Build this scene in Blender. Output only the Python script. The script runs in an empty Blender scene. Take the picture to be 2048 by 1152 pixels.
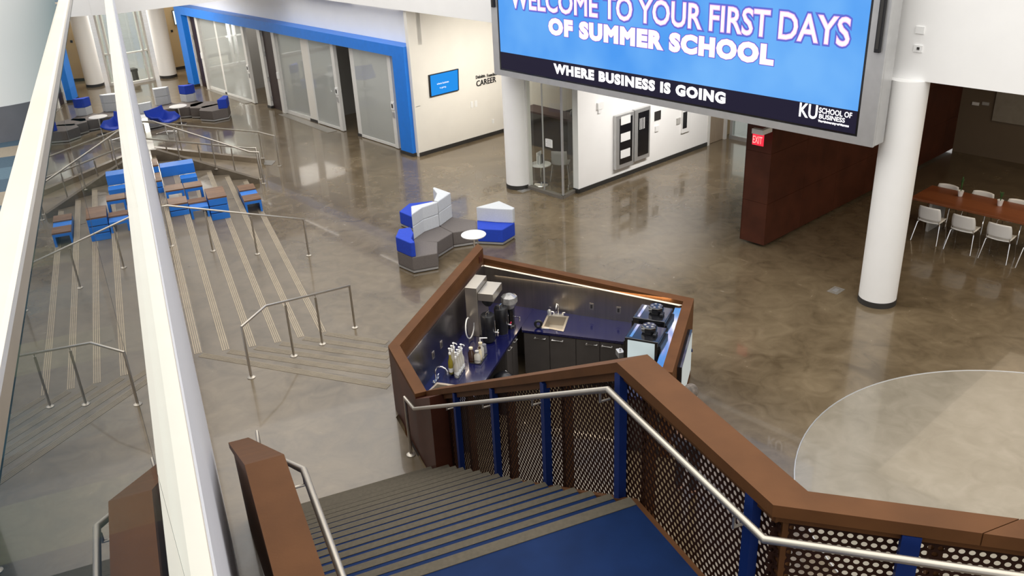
import bpy, bmesh, math, random
from mathutils import Vector, Matrix
random.seed(7)
SC = bpy.context.scene
COL = SC.collection

# ------------------------------------------------------------------ camera (calibrated against the photo's vanishing points)
F_PX = 1790.0; PITCH = math.radians(25.5); ROLL = math.radians(-2.8); EYE = 7.8
def _axes():
    cp, sp = math.cos(PITCH), math.sin(PITCH)
    fwd = Vector((0, cp, -sp)); up0 = Vector((0, sp, cp)); r0 = Vector((1, 0, 0))
    r = math.cos(ROLL)*r0 + math.sin(ROLL)*up0
    u = -math.sin(ROLL)*r0 + math.cos(ROLL)*up0
    return r, u, fwd
AX_R, AX_U, AX_F = _axes()
C0 = Vector((0, 0, EYE))
cd = bpy.data.cameras.new('camera'); cam = bpy.data.objects.new('camera', cd); COL.objects.link(cam)
cd.sensor_width = 36; cd.lens = 36*F_PX/2048; cd.clip_start = .05; cd.clip_end = 300
m = Matrix((AX_R, AX_U, -AX_F)).transposed().to_4x4(); m.translation = C0
cam.matrix_world = m
SC.camera = cam

# ------------------------------------------------------------------ world, exposure
SC.view_settings.view_transform = 'Standard'; SC.view_settings.look = 'None'
SC.view_settings.gamma = 1; SC.view_settings.use_curve_mapping = False
SC.view_settings.exposure = 0.5
W = bpy.data.worlds.new('world'); SC.world = W; W.use_nodes = True
bg = W.node_tree.nodes['Background']; bg.inputs[0].default_value = (1, .985, .96, 1); bg.inputs[1].default_value = .85
SC.cycles.max_bounces = 10; SC.cycles.transparent_max_bounces = 24; SC.cycles.caustics_reflective = False; SC.cycles.caustics_refractive = False
SC.cycles.use_denoising = True

# building directions: B = stairs and glass guard, K = building grid (portal wall, columns, screen)
aB = math.radians(112); eB = Vector((math.cos(aB), math.sin(aB), 0)); nB = Vector((math.sin(aB), -math.cos(aB), 0))
aK = math.radians(131.3); eK = Vector((math.cos(aK), math.sin(aK), 0)); nK = Vector((math.sin(aK), -math.cos(aK), 0))
Z3 = Vector((0, 0, 1))
def Bp(a, p, z=0): return eB*a + nB*p + Z3*z
def Kp(a, c, z=0): return eK*a + nK*c + Z3*z
ROTB = math.radians(22); ROTK = math.radians(41.3)
def ray(x, y): return ((x-1024)*AX_R - (y-576)*AX_U + F_PX*AX_F).normalized()
def P(x, y, z=0.):                       # point of height z seen at photo pixel (x, y)
    d = ray(x, y); return C0 + d*((z-EYE)/d.z)
def onp(x, y, dist, n):                  # point on the vertical plane dot(q, n) = dist
    d = ray(x, y); return C0 + d*((dist-C0.dot(n))/d.dot(n))
def kc(q): return (q.dot(eK), q.dot(nK), q.z)
def bc(q): return (q.dot(eB), q.dot(nB), q.z)

# ------------------------------------------------------------------ lights: atrium skylight, added ceiling fill, daylight
def area(name, loc, sx, sy, power, color=(1, 1, 1), rot=(0, 0, 0)):
    l = bpy.data.lights.new(name, 'AREA'); l.shape = 'RECTANGLE'; l.size = sx; l.size_y = sy; l.energy = power; l.color = color
    o = bpy.data.objects.new(name, l); o.location = loc; o.rotation_euler = rot; COL.objects.link(o); return o
area('atrium_skylight', Bp(14, 3, 13.5), 30, 34, 3000, (1, .96, .895), (0, 0, ROTB))
area('daylight', Kp(40.2, 12.0, 2.6), 4, 3, 420, (1, 1, 1), (math.radians(75), 0, ROTK+math.pi/2))
for a_, c_, pw_ in ((33, 16.9, 60), (28, 16.9, 60), (23, 16.9, 60), (41, 13.5, 260), (34, 12, 240), (40, 17.5, 60)):
    area('ceiling_fill', Kp(a_, c_, 4.19), 5.0 if c_ > 17.5 else 3.2, 4.4 if c_ > 17.5 else 2.4, pw_, (1, .94, .86), (0, 0, ROTK))  # unseen fill lamps added under the ceiling to brighten the lobby and rooms
def wall_fill(loc, sx, sy, power, to, color):     # unseen lamp added to brighten a wall, beam narrowed
    o = area('wall_fill_light', loc, sx, sy, power, color, (to-loc).to_track_quat('-Z', 'Y').to_euler()); o.data.spread = math.radians(110); return o
wall_fill(Kp(12.2, 18.4, 4.1), 5.0, .6, 115, Kp(15.2, 18.4, 1.3), (1, .96, .91))
wall_fill(Kp(18.0, 17.3, 4.1), 3.6, .6, 90, Kp(21.0, 17.3, 1.3), (1, .94, .84))
area('ceiling_fill', Kp(4.5, 19.2, 4.19), 7, 4.0, 95, (1, .82, .6), (0, 0, ROTK))  # added fill over the dining area
# ------------------------------------------------------------------ materials
def nt_new(name):
    m = bpy.data.materials.new(name); m.use_nodes = True
    t = m.node_tree; return m, t, t.nodes['Principled BSDF']
MATS = {}
def mat(name, col, rough=.5, metal=0., var=.08, scale=6., bump=0., coat=0., spec=.5, aniso=0, trans=0, alpha=1, emit=0, ecol=None, stretch=None):
    if name in MATS: return MATS[name]
    m, t, b = nt_new(name)
    tc = t.nodes.new('ShaderNodeTexCoord'); nz = t.nodes.new('ShaderNodeTexNoise')
    nz.inputs['Scale'].default_value = scale; nz.inputs['Detail'].default_value = 5
    src = tc.outputs['Object']
    if stretch:
        mp = t.nodes.new('ShaderNodeMapping'); mp.inputs['Scale'].default_value = stretch
        t.links.new(src, mp.inputs[0]); src = mp.outputs[0]
    t.links.new(src, nz.inputs['Vector'])
    r = t.nodes.new('ShaderNodeValToRGB')
    c0 = [max(0, c*(1-var)) for c in col]; c1 = [min(1, c*(1+var)) for c in col]
    r.color_ramp.elements[0].position = .3; r.color_ramp.elements[1].position = .7
    r.color_ramp.elements[0].color = (*c0, 1); r.color_ramp.elements[1].color = (*c1, 1)
    t.links.new(nz.outputs[0], r.inputs[0]); t.links.new(r.outputs[0], b.inputs['Base Color'])
    b.inputs['Roughness'].default_value = rough; b.inputs['Metallic'].default_value = metal
    b.inputs['Specular IOR Level'].default_value = spec; b.inputs['Coat Weight'].default_value = coat
    b.inputs['Coat Roughness'].default_value = .05
    if trans: b.inputs['Transmission Weight'].default_value = trans
    if emit:
        b.inputs['Emission Color'].default_value = (*(ecol or col), 1); b.inputs['Emission Strength'].default_value = emit
    if bump:
        bp = t.nodes.new('ShaderNodeBump'); bp.inputs['Strength'].default_value = bump; bp.inputs['Distance'].default_value = .01
        n2 = t.nodes.new('ShaderNodeTexNoise'); n2.inputs['Scale'].default_value = scale*25
        t.links.new(src, n2.inputs['Vector']); t.links.new(n2.outputs[0], bp.inputs['Height']); t.links.new(bp.outputs[0], b.inputs['Normal'])
    MATS[name] = m; return m

def concrete(name, dark, mid, light, rough=.12, coat=.35, seam=False):
    m, t, b = nt_new(name)
    tc = t.nodes.new('ShaderNodeTexCoord')
    n1 = t.nodes.new('ShaderNodeTexNoise'); n1.inputs['Scale'].default_value = .55; n1.inputs['Detail'].default_value = 8; n1.inputs['Roughness'].default_value = .62; n1.inputs['Distortion'].default_value = .8
    n2 = t.nodes.new('ShaderNodeTexNoise'); n2.inputs['Scale'].default_value = 2.4; n2.inputs['Detail'].default_value = 8; n2.inputs['Distortion'].default_value = 1.2
    mx = t.nodes.new('ShaderNodeMath'); mx.operation = 'MULTIPLY_ADD'; mx.inputs[1].default_value = .45
    t.links.new(tc.outputs['Object'], n1.inputs['Vector']); t.links.new(tc.outputs['Object'], n2.inputs['Vector'])
    sb = t.nodes.new('ShaderNodeMath'); sb.operation = 'MULTIPLY'; sb.inputs[1].default_value = .6
    t.links.new(n1.outputs[0], sb.inputs[0])
    t.links.new(n2.outputs[0], mx.inputs[0]); t.links.new(sb.outputs[0], mx.inputs[2])
    r = t.nodes.new('ShaderNodeValToRGB'); e = r.color_ramp.elements
    e[0].position = .36; e[0].color = (*dark, 1); e[1].position = .66; e[1].color = (*light, 1)
    k = e.new(.5); k.color = (*mid, 1)
    t.links.new(mx.outputs[0], r.inputs[0]); t.links.new(r.outputs[0], b.inputs['Base Color'])
    rr = t.nodes.new('ShaderNodeMapRange'); rr.inputs[3].default_value = rough*.6; rr.inputs[4].default_value = rough*1.7
    t.links.new(n2.outputs[0], rr.inputs[0]); t.links.new(rr.outputs[0], b.inputs['Roughness'])
    b.inputs['Coat Weight'].default_value = coat; b.inputs['Coat Roughness'].default_value = .04
    return m

def glass(name, tint=(.93, .97, .95), ior=1.5, boost=1.0, rough=0.0, body=None):
    m = bpy.data.materials.new(name); m.use_nodes = True; t = m.node_tree
    for n in list(t.nodes): t.nodes.remove(n)
    out = t.nodes.new('ShaderNodeOutputMaterial'); mix = t.nodes.new('ShaderNodeMixShader')
    tr = t.nodes.new('ShaderNodeBsdfTransparent'); gl = t.nodes.new('ShaderNodeBsdfGlossy'); fr = t.nodes.new('ShaderNodeFresnel')
    ge = t.nodes.new('ShaderNodeNewGeometry'); mm = t.nodes.new('ShaderNodeMath'); iv = t.nodes.new('ShaderNodeMath')
    tr.inputs[0].default_value = (*tint, 1); gl.inputs[0].default_value = (1, 1, 1, 1); gl.inputs['Roughness'].default_value = rough
    fr.inputs[0].default_value = ior; iv.operation = 'SUBTRACT'; iv.inputs[0].default_value = 1
    t.links.new(ge.outputs['Backfacing'], iv.inputs[1]); mm.operation = 'MULTIPLY'
    b2 = t.nodes.new('ShaderNodeMath'); b2.operation = 'MULTIPLY'; b2.inputs[1].default_value = boost; b2.use_clamp = True
    t.links.new(fr.outputs[0], b2.inputs[0])
    t.links.new(b2.outputs[0], mm.inputs[0]); t.links.new(iv.outputs[0], mm.inputs[1])
    src = tr.outputs[0]
    if body:                             # a translucent film on the pane
        df = t.nodes.new('ShaderNodeBsdfDiffuse'); df.inputs[0].default_value = (*body, 1); ad = t.nodes.new('ShaderNodeAddShader')
        t.links.new(tr.outputs[0], ad.inputs[0]); t.links.new(df.outputs[0], ad.inputs[1]); src = ad.outputs[0]
    t.links.new(mm.outputs[0], mix.inputs[0]); t.links.new(src, mix.inputs[1]); t.links.new(gl.outputs[0], mix.inputs[2])
    t.links.new(mix.outputs[0], out.inputs[0]); return m

def perforated():
    m, t, b = nt_new('perforated_steel'); b.inputs['Base Color'].default_value = (.030, .012, .007, 1); b.inputs['Roughness'].default_value = .65; b.inputs['Specular IOR Level'].default_value = .1
    uv = t.nodes.new('ShaderNodeUVMap'); uv.uv_map = 'UVMap'; s = .047
    def lat(off):
        sc = t.nodes.new('ShaderNodeVectorMath'); sc.operation = 'MULTIPLY_ADD'; sc.inputs[1].default_value = (1/s, 1/(s*1.732), 0); sc.inputs[2].default_value = (off, off, 0)
        fr = t.nodes.new('ShaderNodeVectorMath'); fr.operation = 'FRACTION'
        sub = t.nodes.new('ShaderNodeVectorMath'); sub.operation = 'SUBTRACT'; sub.inputs[1].default_value = (.5, .5, 0)
        ml = t.nodes.new('ShaderNodeVectorMath'); ml.operation = 'MULTIPLY'; ml.inputs[1].default_value = (s, s*1.732, 0)
        ln = t.nodes.new('ShaderNodeVectorMath'); ln.operation = 'LENGTH'
        t.links.new(uv.outputs[0], sc.inputs[0]); t.links.new(sc.outputs[0], fr.inputs[0]); t.links.new(fr.outputs[0], sub.inputs[0]); t.links.new(sub.outputs[0], ml.inputs[0]); t.links.new(ml.outputs[0], ln.inputs[0])
        return ln.outputs['Value']
    mn = t.nodes.new('ShaderNodeMath'); mn.operation = 'MINIMUM'; t.links.new(lat(0), mn.inputs[0]); t.links.new(lat(.5), mn.inputs[1])
    gt = t.nodes.new('ShaderNodeMath'); gt.operation = 'GREATER_THAN'; gt.inputs[1].default_value = .0155
    t.links.new(mn.outputs[0], gt.inputs[0]); t.links.new(gt.outputs[0], b.inputs['Alpha'])
    return m

def stripes_mat(name):      # second floor carpet tiles: bands of blue, pale blue and tan
    m, t, b = nt_new(name); tc = t.nodes.new('ShaderNodeTexCoord'); mp = t.nodes.new('ShaderNodeMapping')
    mp.inputs['Rotation'].default_value = (0, 0, -aB)
    t.links.new(tc.outputs['Object'], mp.inputs[0])
    sp = t.nodes.new('ShaderNodeSeparateXYZ'); t.links.new(mp.outputs[0], sp.inputs[0])
    md = t.nodes.new('ShaderNodeMath'); md.operation = 'MULTIPLY_ADD'; md.inputs[1].default_value = 1/1.08; md.inputs[2].default_value = .06
    fr = t.nodes.new('ShaderNodeMath'); fr.operation = 'FRACT'; t.links.new(sp.outputs[0], md.inputs[0]); t.links.new(md.outputs[0], fr.inputs[0])
    r = t.nodes.new('ShaderNodeValToRGB'); r.color_ramp.interpolation = 'CONSTANT'; e = r.color_ramp.elements
    e[0].position = 0; e[0].color = (.05, .09, .13, 1); e[1].position = .25; e[1].color = (.09, .15, .2, 1)
    for p_, c_ in ((.5, (.05, .09, .13, 1)), (.75, (.30, .25, .19, 1))):
        k = e.new(p_); k.color = c_
    nz = t.nodes.new('ShaderNodeTexNoise'); nz.inputs['Scale'].default_value = 90; t.links.new(tc.outputs['Object'], nz.inputs['Vector'])
    mx = t.nodes.new('ShaderNodeMix'); mx.data_type = 'RGBA'; mx.blend_type = 'MULTIPLY'; mx.inputs[0].default_value = .35
    t.links.new(fr.outputs[0], r.inputs[0]); t.links.new(r.outputs[0], mx.inputs[6]); t.links.new(nz.outputs[0], mx.inputs[7]); t.links.new(mx.outputs[2], b.inputs['Base Color'])
    b.inputs['Roughness'].default_value = .9; return m

def planks(name, c0, c1, axis_rot, width=.1, rough=.4):
    m, t, b = nt_new(name); tc = t.nodes.new('ShaderNodeTexCoord'); mp = t.nodes.new('ShaderNodeMapping'); mp.inputs['Rotation'].default_value = (0, 0, axis_rot)
    t.links.new(tc.outputs['Object'], mp.inputs[0])
    br = t.nodes.new('ShaderNodeTexBrick'); br.inputs['Color1'].default_value = (*c0, 1); br.inputs['Color2'].default_value = (*c1, 1); br.inputs['Mortar'].default_value = (*[c*.6 for c in c0], 1)
    br.inputs['Scale'].default_value = 1; br.inputs['Brick Width'].default_value = width*9; br.inputs['Row Height'].default_value = width; br.inputs['Mortar Size'].default_value = .002
    nz = t.nodes.new('ShaderNodeTexNoise'); nz.inputs['Scale'].default_value = 4; nz.inputs['Detail'].default_value = 8
    m2 = t.nodes.new('ShaderNodeMapping'); m2.inputs['Scale'].default_value = (1.5, 22, 10); t.links.new(mp.outputs[0], m2.inputs[0]); t.links.new(m2.outputs[0], nz.inputs['Vector'])
    mx = t.nodes.new('ShaderNodeMix'); mx.data_type = 'RGBA'; mx.blend_type = 'MULTIPLY'; mx.inputs[0].default_value = .5
    t.links.new(mp.outputs[0], br.inputs['Vector']); t.links.new(br.outputs[0], mx.inputs[6]); t.links.new(nz.outputs[0], mx.inputs[7]); t.links.new(mx.outputs[2], b.inputs['Base Color'])
    b.inputs['Roughness'].default_value = rough; return m

def emissive(name, col, strength=1.0, swirl=None):
    m, t, b = nt_new(name); b.inputs['Base Color'].default_value = (.006, .006, .006, 1); b.inputs['Roughness'].default_value = .5; b.inputs['Specular IOR Level'].default_value = .15
    if swirl:
        tc = t.nodes.new('ShaderNodeTexCoord'); nz = t.nodes.new('ShaderNodeTexNoise'); nz.inputs['Scale'].default_value = .5; nz.inputs['Detail'].default_value = 3
        t.links.new(tc.outputs['Object'], nz.inputs['Vector']); r = t.nodes.new('ShaderNodeValToRGB'); e = r.color_ramp.elements
        e[0].position = .35; e[0].color = (*col, 1); e[1].position = .65; e[1].color = (*swirl, 1)
        t.links.new(nz.outputs[0], r.inputs[0]); t.links.new(r.outputs[0], b.inputs['Emission Color'])
    else: b.inputs['Emission Color'].default_value = (*col, 1)
    b.inputs['Emission Strength'].default_value = strength; return m

M_FLOOR = concrete('polished_concrete', (.086, .062, .035), (.132, .098, .058), (.182, .138, .084), .2, .45)
M_STEP = concrete('stair_concrete', (.11, .088, .062), (.155, .125, .089), (.20, .163, .118), rough=.3, coat=.06)
M_RAMP = concrete('ramp_concrete', (.17, .135, .092), (.23, .185, .13), (.29, .235, .17), .3, .1)
M_EMB = concrete('pale_polished_concrete', (.19, .165, .125), (.235, .207, .16), (.285, .252, .20), .18, .45)
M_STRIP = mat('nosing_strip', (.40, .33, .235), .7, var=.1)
M_WHITE = mat('white_paint', (.90, .895, .885), .55, var=.015, scale=2)
M_WARM = mat('warm_paint', (.78, .75, .69), .55, var=.02, scale=2)
M_TAN = mat('tan_paint', (.55, .42, .24), .6, var=.03, scale=2)
M_GREYW = mat('grey_wall_paint', (.46, .45, .43), .6, var=.03, scale=2)
M_CEIL = mat('ceiling_paint', (.7, .69, .66), .7, var=.02)
M_BLUEP = mat('blue_laminate', (.012, .19, .72), .4, var=.04)
M_BASE = mat('dark_baseboard', (.03, .028, .026), .5)
M_RUST = mat('brown_steel', (.104, .043, .0155), .6, 0, var=.14, scale=3, bump=.04, spec=.12)
M_RUSTD = mat('dark_brown_panel', (.070, .021, .011), .45, 0, var=.25, scale=2.2, spec=.25)
M_PERF = perforated()
M_BPOST = mat('navy_post', (.006, .022, .12), .5, var=.06, spec=.2)
M_TREAD = mat('blue_rubber_tread', (.005, .0195, .076), .6, var=.12, scale=5, spec=.08)
M_NOSE = mat('tread_nosing', (.095, .080, .058), .8, var=.1, scale=30, spec=.2)
M_STEEL = mat('brushed_steel', (.50, .455, .39), .36, .85, var=.04, scale=3)
M_STEELD = mat('reflection_dark_steel', (.25, .245, .28), .26, 1., var=.1, scale=3, stretch=(6, 6, .3))  # lining steel coloured darker to imitate the navy counter reflected in it
M_STEELW = mat('polished_steel', (.45, .41, .355), .32, 1., var=.1, scale=3, stretch=(6, 6, .3))
M_CHROME = mat('chrome', (.8, .8, .8), .08, 1., var=.02)
M_SILVER = mat('silver_paint', (.55, .55, .55), .35, .6, var=.04)
M_BLUES = mat('blue_upholstery', (.012, .055, .50), .75, var=.08, scale=30, bump=.05)
M_GREYS = mat('grey_upholstery', (.155, .135, .125), .8, var=.1, scale=40, bump=.06)
M_WHITES = mat('pale_upholstery', (.62, .64, .66), .8, var=.05, scale=40, bump=.05)
M_LAM = mat('white_laminate', (.85, .85, .84), .3, var=.01)
M_BLACK = mat('black_plastic', (.012, .012, .014), .35, var=.2)
M_BLACKG = mat('black_gloss', (.01, .01, .012), .12, var=.2, coat=.5)
M_CAB = mat('charcoal_laminate', (.060, .053, .050), .5, var=.08)
M_COUNTER = mat('navy_quartz', (.007, .008, .052), .16, var=.35, scale=80, coat=.3)
M_BENCHB = mat('bright_blue_laminate', (.022, .19, .66), .45, var=.04)
M_BENCHW = planks('bench_walnut', (.30, .155, .075), (.20, .095, .045), -aB+math.pi/2, .07)
M_TABLEW = planks('table_walnut', (.30, .095, .034), (.22, .066, .024), -aK, .16, .35)
M_GLASS = glass('storefront_glass', (.86, .90, .88), 1.5, 1.6)
M_GUARDG = glass('guard_glass', (.38, .48, .50), 1.5, 1.05)
M_FROST = glass('film_glass', (.30, .31, .30), 1.5, 1.6, body=(.36, .37, .36))
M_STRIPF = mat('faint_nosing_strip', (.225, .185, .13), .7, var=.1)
M_CARPET = stripes_mat('striped_carpet')
M_LEDGE = mat('ledge_paint', (.80, .745, .655), .4, var=.02)
M_FASCIA = mat('fascia_paint', (.60, .61, .66), .4, var=.02)
M_DOORB = mat('dark_wood_door', (.03, .013, .012), .45, var=.2, stretch=(8, 8, .6))
M_DOORT = mat('tan_wood_door', (.32, .25, .18), .4, var=.1, stretch=(8, 8, .6))
M_FRAMEW = mat('white_frame', (.72, .71, .68), .4, var=.02)
M_GRILL = mat('floor_grille', (.30, .28, .25), .5, .4, var=.15, scale=60)
M_PLANT = mat('green_leaf', (.035, .10, .025), .5, var=.3, scale=20)
M_LEDW = emissive('warm_led', (1, .86, .68), .9)
M_PULL = mat('bright_pull', (.72, .70, .67), .4, .3, var=.02)

# ------------------------------------------------------------------ geometry helpers
class MB:
    def __init__(s): s.bm = bmesh.new()
    def prism(s, poly, z0, z1):
        n = len(poly); f0 = z0 if hasattr(z0, '__len__') else [z0]*n; f1 = z1 if hasattr(z1, '__len__') else [z1]*n
        ar = sum(poly[i][0]*poly[(i+1) % n][1]-poly[(i+1) % n][0]*poly[i][1] for i in range(n))
        idx = list(range(n)) if ar > 0 else list(range(n))[::-1]
        lo = [s.bm.verts.new((poly[i][0], poly[i][1], f0[i])) for i in idx]
        hi = [s.bm.verts.new((poly[i][0], poly[i][1], f1[i])) for i in idx]
        s.bm.faces.new(lo[::-1]); s.bm.faces.new(hi)
        for i in range(n): s.bm.faces.new((lo[i], lo[(i+1) % n], hi[(i+1) % n], hi[i]))
        return s
    def hexa(s, q):      # 8 corners: bottom ring 0-3, top ring 4-7
        v = [s.bm.verts.new(x) for x in q]
        for f in ((3, 2, 1, 0), (4, 5, 6, 7), (0, 1, 5, 4), (1, 2, 6, 5), (2, 3, 7, 6), (3, 0, 4, 7)): s.bm.faces.new([v[i] for i in f])
        return s
    def box(s, c, sx, sy, sz, rot=0.):       # c = centre of the bottom face
        x, y = sx/2, sy/2; cs, sn = math.cos(rot), math.sin(rot)
        ring = [(c[0]+a*cs-b*sn, c[1]+a*sn+b*cs) for a, b in ((-x, -y), (x, -y), (x, y), (-x, y))]
        return s.prism(ring, c[2], c[2]+sz)
    def obox(s, c, ux, uy, uz):              # centre and three half vectors
        c = Vector(c); q = [c+ux*i+uy*j+uz*k for k in (-1, 1) for i, j in ((-1, -1), (1, -1), (1, 1), (-1, 1))]
        if ux.cross(uy).dot(uz) < 0: q = [q[i] for i in (3, 2, 1, 0, 7, 6, 5, 4)]
        return s.hexa(q)
    def beam(s, p0, p1, w, h, up=Z3):
        p0, p1 = Vector(p0), Vector(p1); d = (p1-p0); l = d.length; d.normalize(); sd = d.cross(up)
        if sd.length < 1e-5: sd = d.cross(Vector((1, 0, 0)))
        sd.normalize(); u = sd.cross(d).normalized()
        return s.obox((p0+p1)/2, d*l/2, sd*w/2, u*h/2)
    def tube(s, pts, r, n=10, cap=True):
        pts = [Vector(p) for p in pts]; rings = []; N = len(pts)
        rr = r if hasattr(r, '__len__') else [r]*N
        prev = None
        for i, p in enumerate(pts):
            if i == 0: d = (pts[1]-p).normalized()
            elif i == N-1: d = (p-pts[i-1]).normalized()
            else: d = ((p-pts[i-1]).normalized()+(pts[i+1]-p).normalized()).normalized()
            if prev is None:
                a = d.cross(Z3) if abs(d.z) < .95 else d.cross(Vector((1, 0, 0)))
            else:
                a = prev-d*prev.dot(d)
            a.normalize(); prev = a; b = d.cross(a)
            k = 1.
            if 0 < i < N-1:
                cs = (p-pts[i-1]).normalized().dot(d); k = 1/max(cs, .5)
            rings.append((p, a, b, d, k))
        vs = []
        for i, (p, a, b, d, k) in enumerate(rings):
            ring = []
            for j in range(n):
                t = 2*math.pi*j/n; o = (a*math.cos(t)+b*math.sin(t))*rr[i]
                if 0 < i < N-1:
                    e = (rings[i+1][0]-pts[i-1]); # stretch along the mitre direction
                    bis = ((pts[i]-pts[i-1]).normalized()-(pts[i+1]-pts[i]).normalized())
                    if bis.length > 1e-4:
                        bis.normalize(); bis = bis-d*bis.dot(d)
                        if bis.length > 1e-4: bis.normalize(); o = o+bis*(o.dot(bis))*(k-1)
                ring.append(s.bm.verts.new(p+o))
            vs.append(ring)
        for i in range(N-1):
            for j in range(n): s.bm.faces.new((vs[i][j], vs[i][(j+1) % n], vs[i+1][(j+1) % n], vs[i+1][j]))
        if cap: s.bm.faces.new(vs[0][::-1]); s.bm.faces.new(vs[-1])
        return s
    def lathe(s, prof, c, n=24):
        rings = []
        for r, z in prof: rings.append([s.bm.verts.new((c[0]+r*math.cos(2*math.pi*j/n), c[1]+r*math.sin(2*math.pi*j/n), c[2]+z)) for j in range(n)])
        for i in range(len(prof)-1):
            for j in range(n): s.bm.faces.new((rings[i][j], rings[i][(j+1) % n], rings[i+1][(j+1) % n], rings[i+1][j]))
        s.bm.faces.new(rings[0][::-1]); s.bm.faces.new(rings[-1]); return s
    def cyl(s, c, r, h, n=24): return s.lathe([(r, 0), (r, h)], c, n)
    def ball(s, c, rx, ry, rz, rot=0., seg=16):
        r = bmesh.ops.create_uvsphere(s.bm, u_segments=seg, v_segments=seg//2+2, radius=1)
        M = Matrix.Translation(Vector(c)) @ Matrix.Rotation(rot, 4, 'Z') @ Matrix.Diagonal((rx, ry, rz, 1))
        bmesh.ops.transform(s.bm, matrix=M, verts=r['verts']); return s
    def grid(s, rows):                      # rows of points -> surface
        v = [[s.bm.verts.new(p) for p in r] for r in rows]
        for i in range(len(v)-1):
            for j in range(len(v[0])-1): s.bm.faces.new((v[i][j], v[i][j+1], v[i+1][j+1], v[i+1][j]))
        return s
    def build(s, name, material, parent=None, smooth=False, bevel=0., solid=0., uv=None, org=None):
        me = bpy.data.meshes.new(name); s.bm.normal_update()
        if uv:
            lay = s.bm.loops.layers.uv.new('UVMap')
            for f in s.bm.faces:
                for l in f.loops: l[lay].uv = uv(l.vert.co)
        if smooth: bmesh.ops.recalc_face_normals(s.bm, faces=s.bm.faces)
        s.bm.to_mesh(me); s.bm.free()
        o = bpy.data.objects.new(name, me); COL.objects.link(o); me.materials.append(material)
        if smooth:
            for p in me.polygons: p.use_smooth = True
            me.set_sharp_from_angle(angle=math.radians(40))
        if parent is not None:
            o.parent = parent; bpy_inv = world_of(parent).inverted(); me.transform(bpy_inv)
        else:
            co = [v.co for v in me.vertices]
            c = Vector(org) if org is not None else Vector(((min(v.x for v in co)+max(v.x for v in co))/2, (min(v.y for v in co)+max(v.y for v in co))/2, min(v.z for v in co)))
            me.transform(Matrix.Translation(-c)); o.location = c
        if solid:
            k = o.modifiers.new('solidify', 'SOLIDIFY'); k.thickness = solid; k.offset = 0
        if bevel:
            k = o.modifiers.new('bevel', 'BEVEL'); k.width = bevel; k.segments = 2; k.limit_method = 'ANGLE'; k.angle_limit = math.radians(40)
        return o
def world_of(o):
    m = Matrix.Translation(o.location) @ o.rotation_euler.to_matrix().to_4x4()
    return world_of(o.parent) @ m if o.parent else m
def tag(o, label, cat, group=None):
    o['label'] = label; o['category'] = cat
    if group: o['group'] = group
    return o
def thing(name, label, cat, loc=(0, 0, 0), rot=0., group=None):
    o = bpy.data.objects.new(name, None); COL.objects.link(o); o.location = loc; o.rotation_euler = (0, 0, rot); o.empty_display_size = .1
    return tag(o, label, cat, group)
def struct(o): o['kind'] = 'structure'; return o
def dup(root, loc, rot, label, group=None):
    r = root.copy(); COL.objects.link(r); r.location = loc; r.rotation_euler = (0, 0, rot); r['label'] = label
    if group: r['group'] = group
    for ch in [o for o in COL.objects if o.parent is root]:
        c = ch.copy(); COL.objects.link(c); c.parent = r
        for g in [o for o in COL.objects if o.parent is ch]:
            d = g.copy(); COL.objects.link(d); d.parent = c
    return r
def xy(q): return (q[0], q[1])
def kbox(a0, a1, c0, c1, z0, z1, mb=None):
    mb = mb or MB(); return mb.prism([xy(Kp(a0, c0)), xy(Kp(a1, c0)), xy(Kp(a1, c1)), xy(Kp(a0, c1))], z0, z1)
def bbox_(a0, a1, p0, p1, z0, z1, mb=None):
    mb = mb or MB(); return mb.prism([xy(Bp(a0, p0)), xy(Bp(a1, p0)), xy(Bp(a1, p1)), xy(Bp(a0, p1))], z0, z1)
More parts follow.
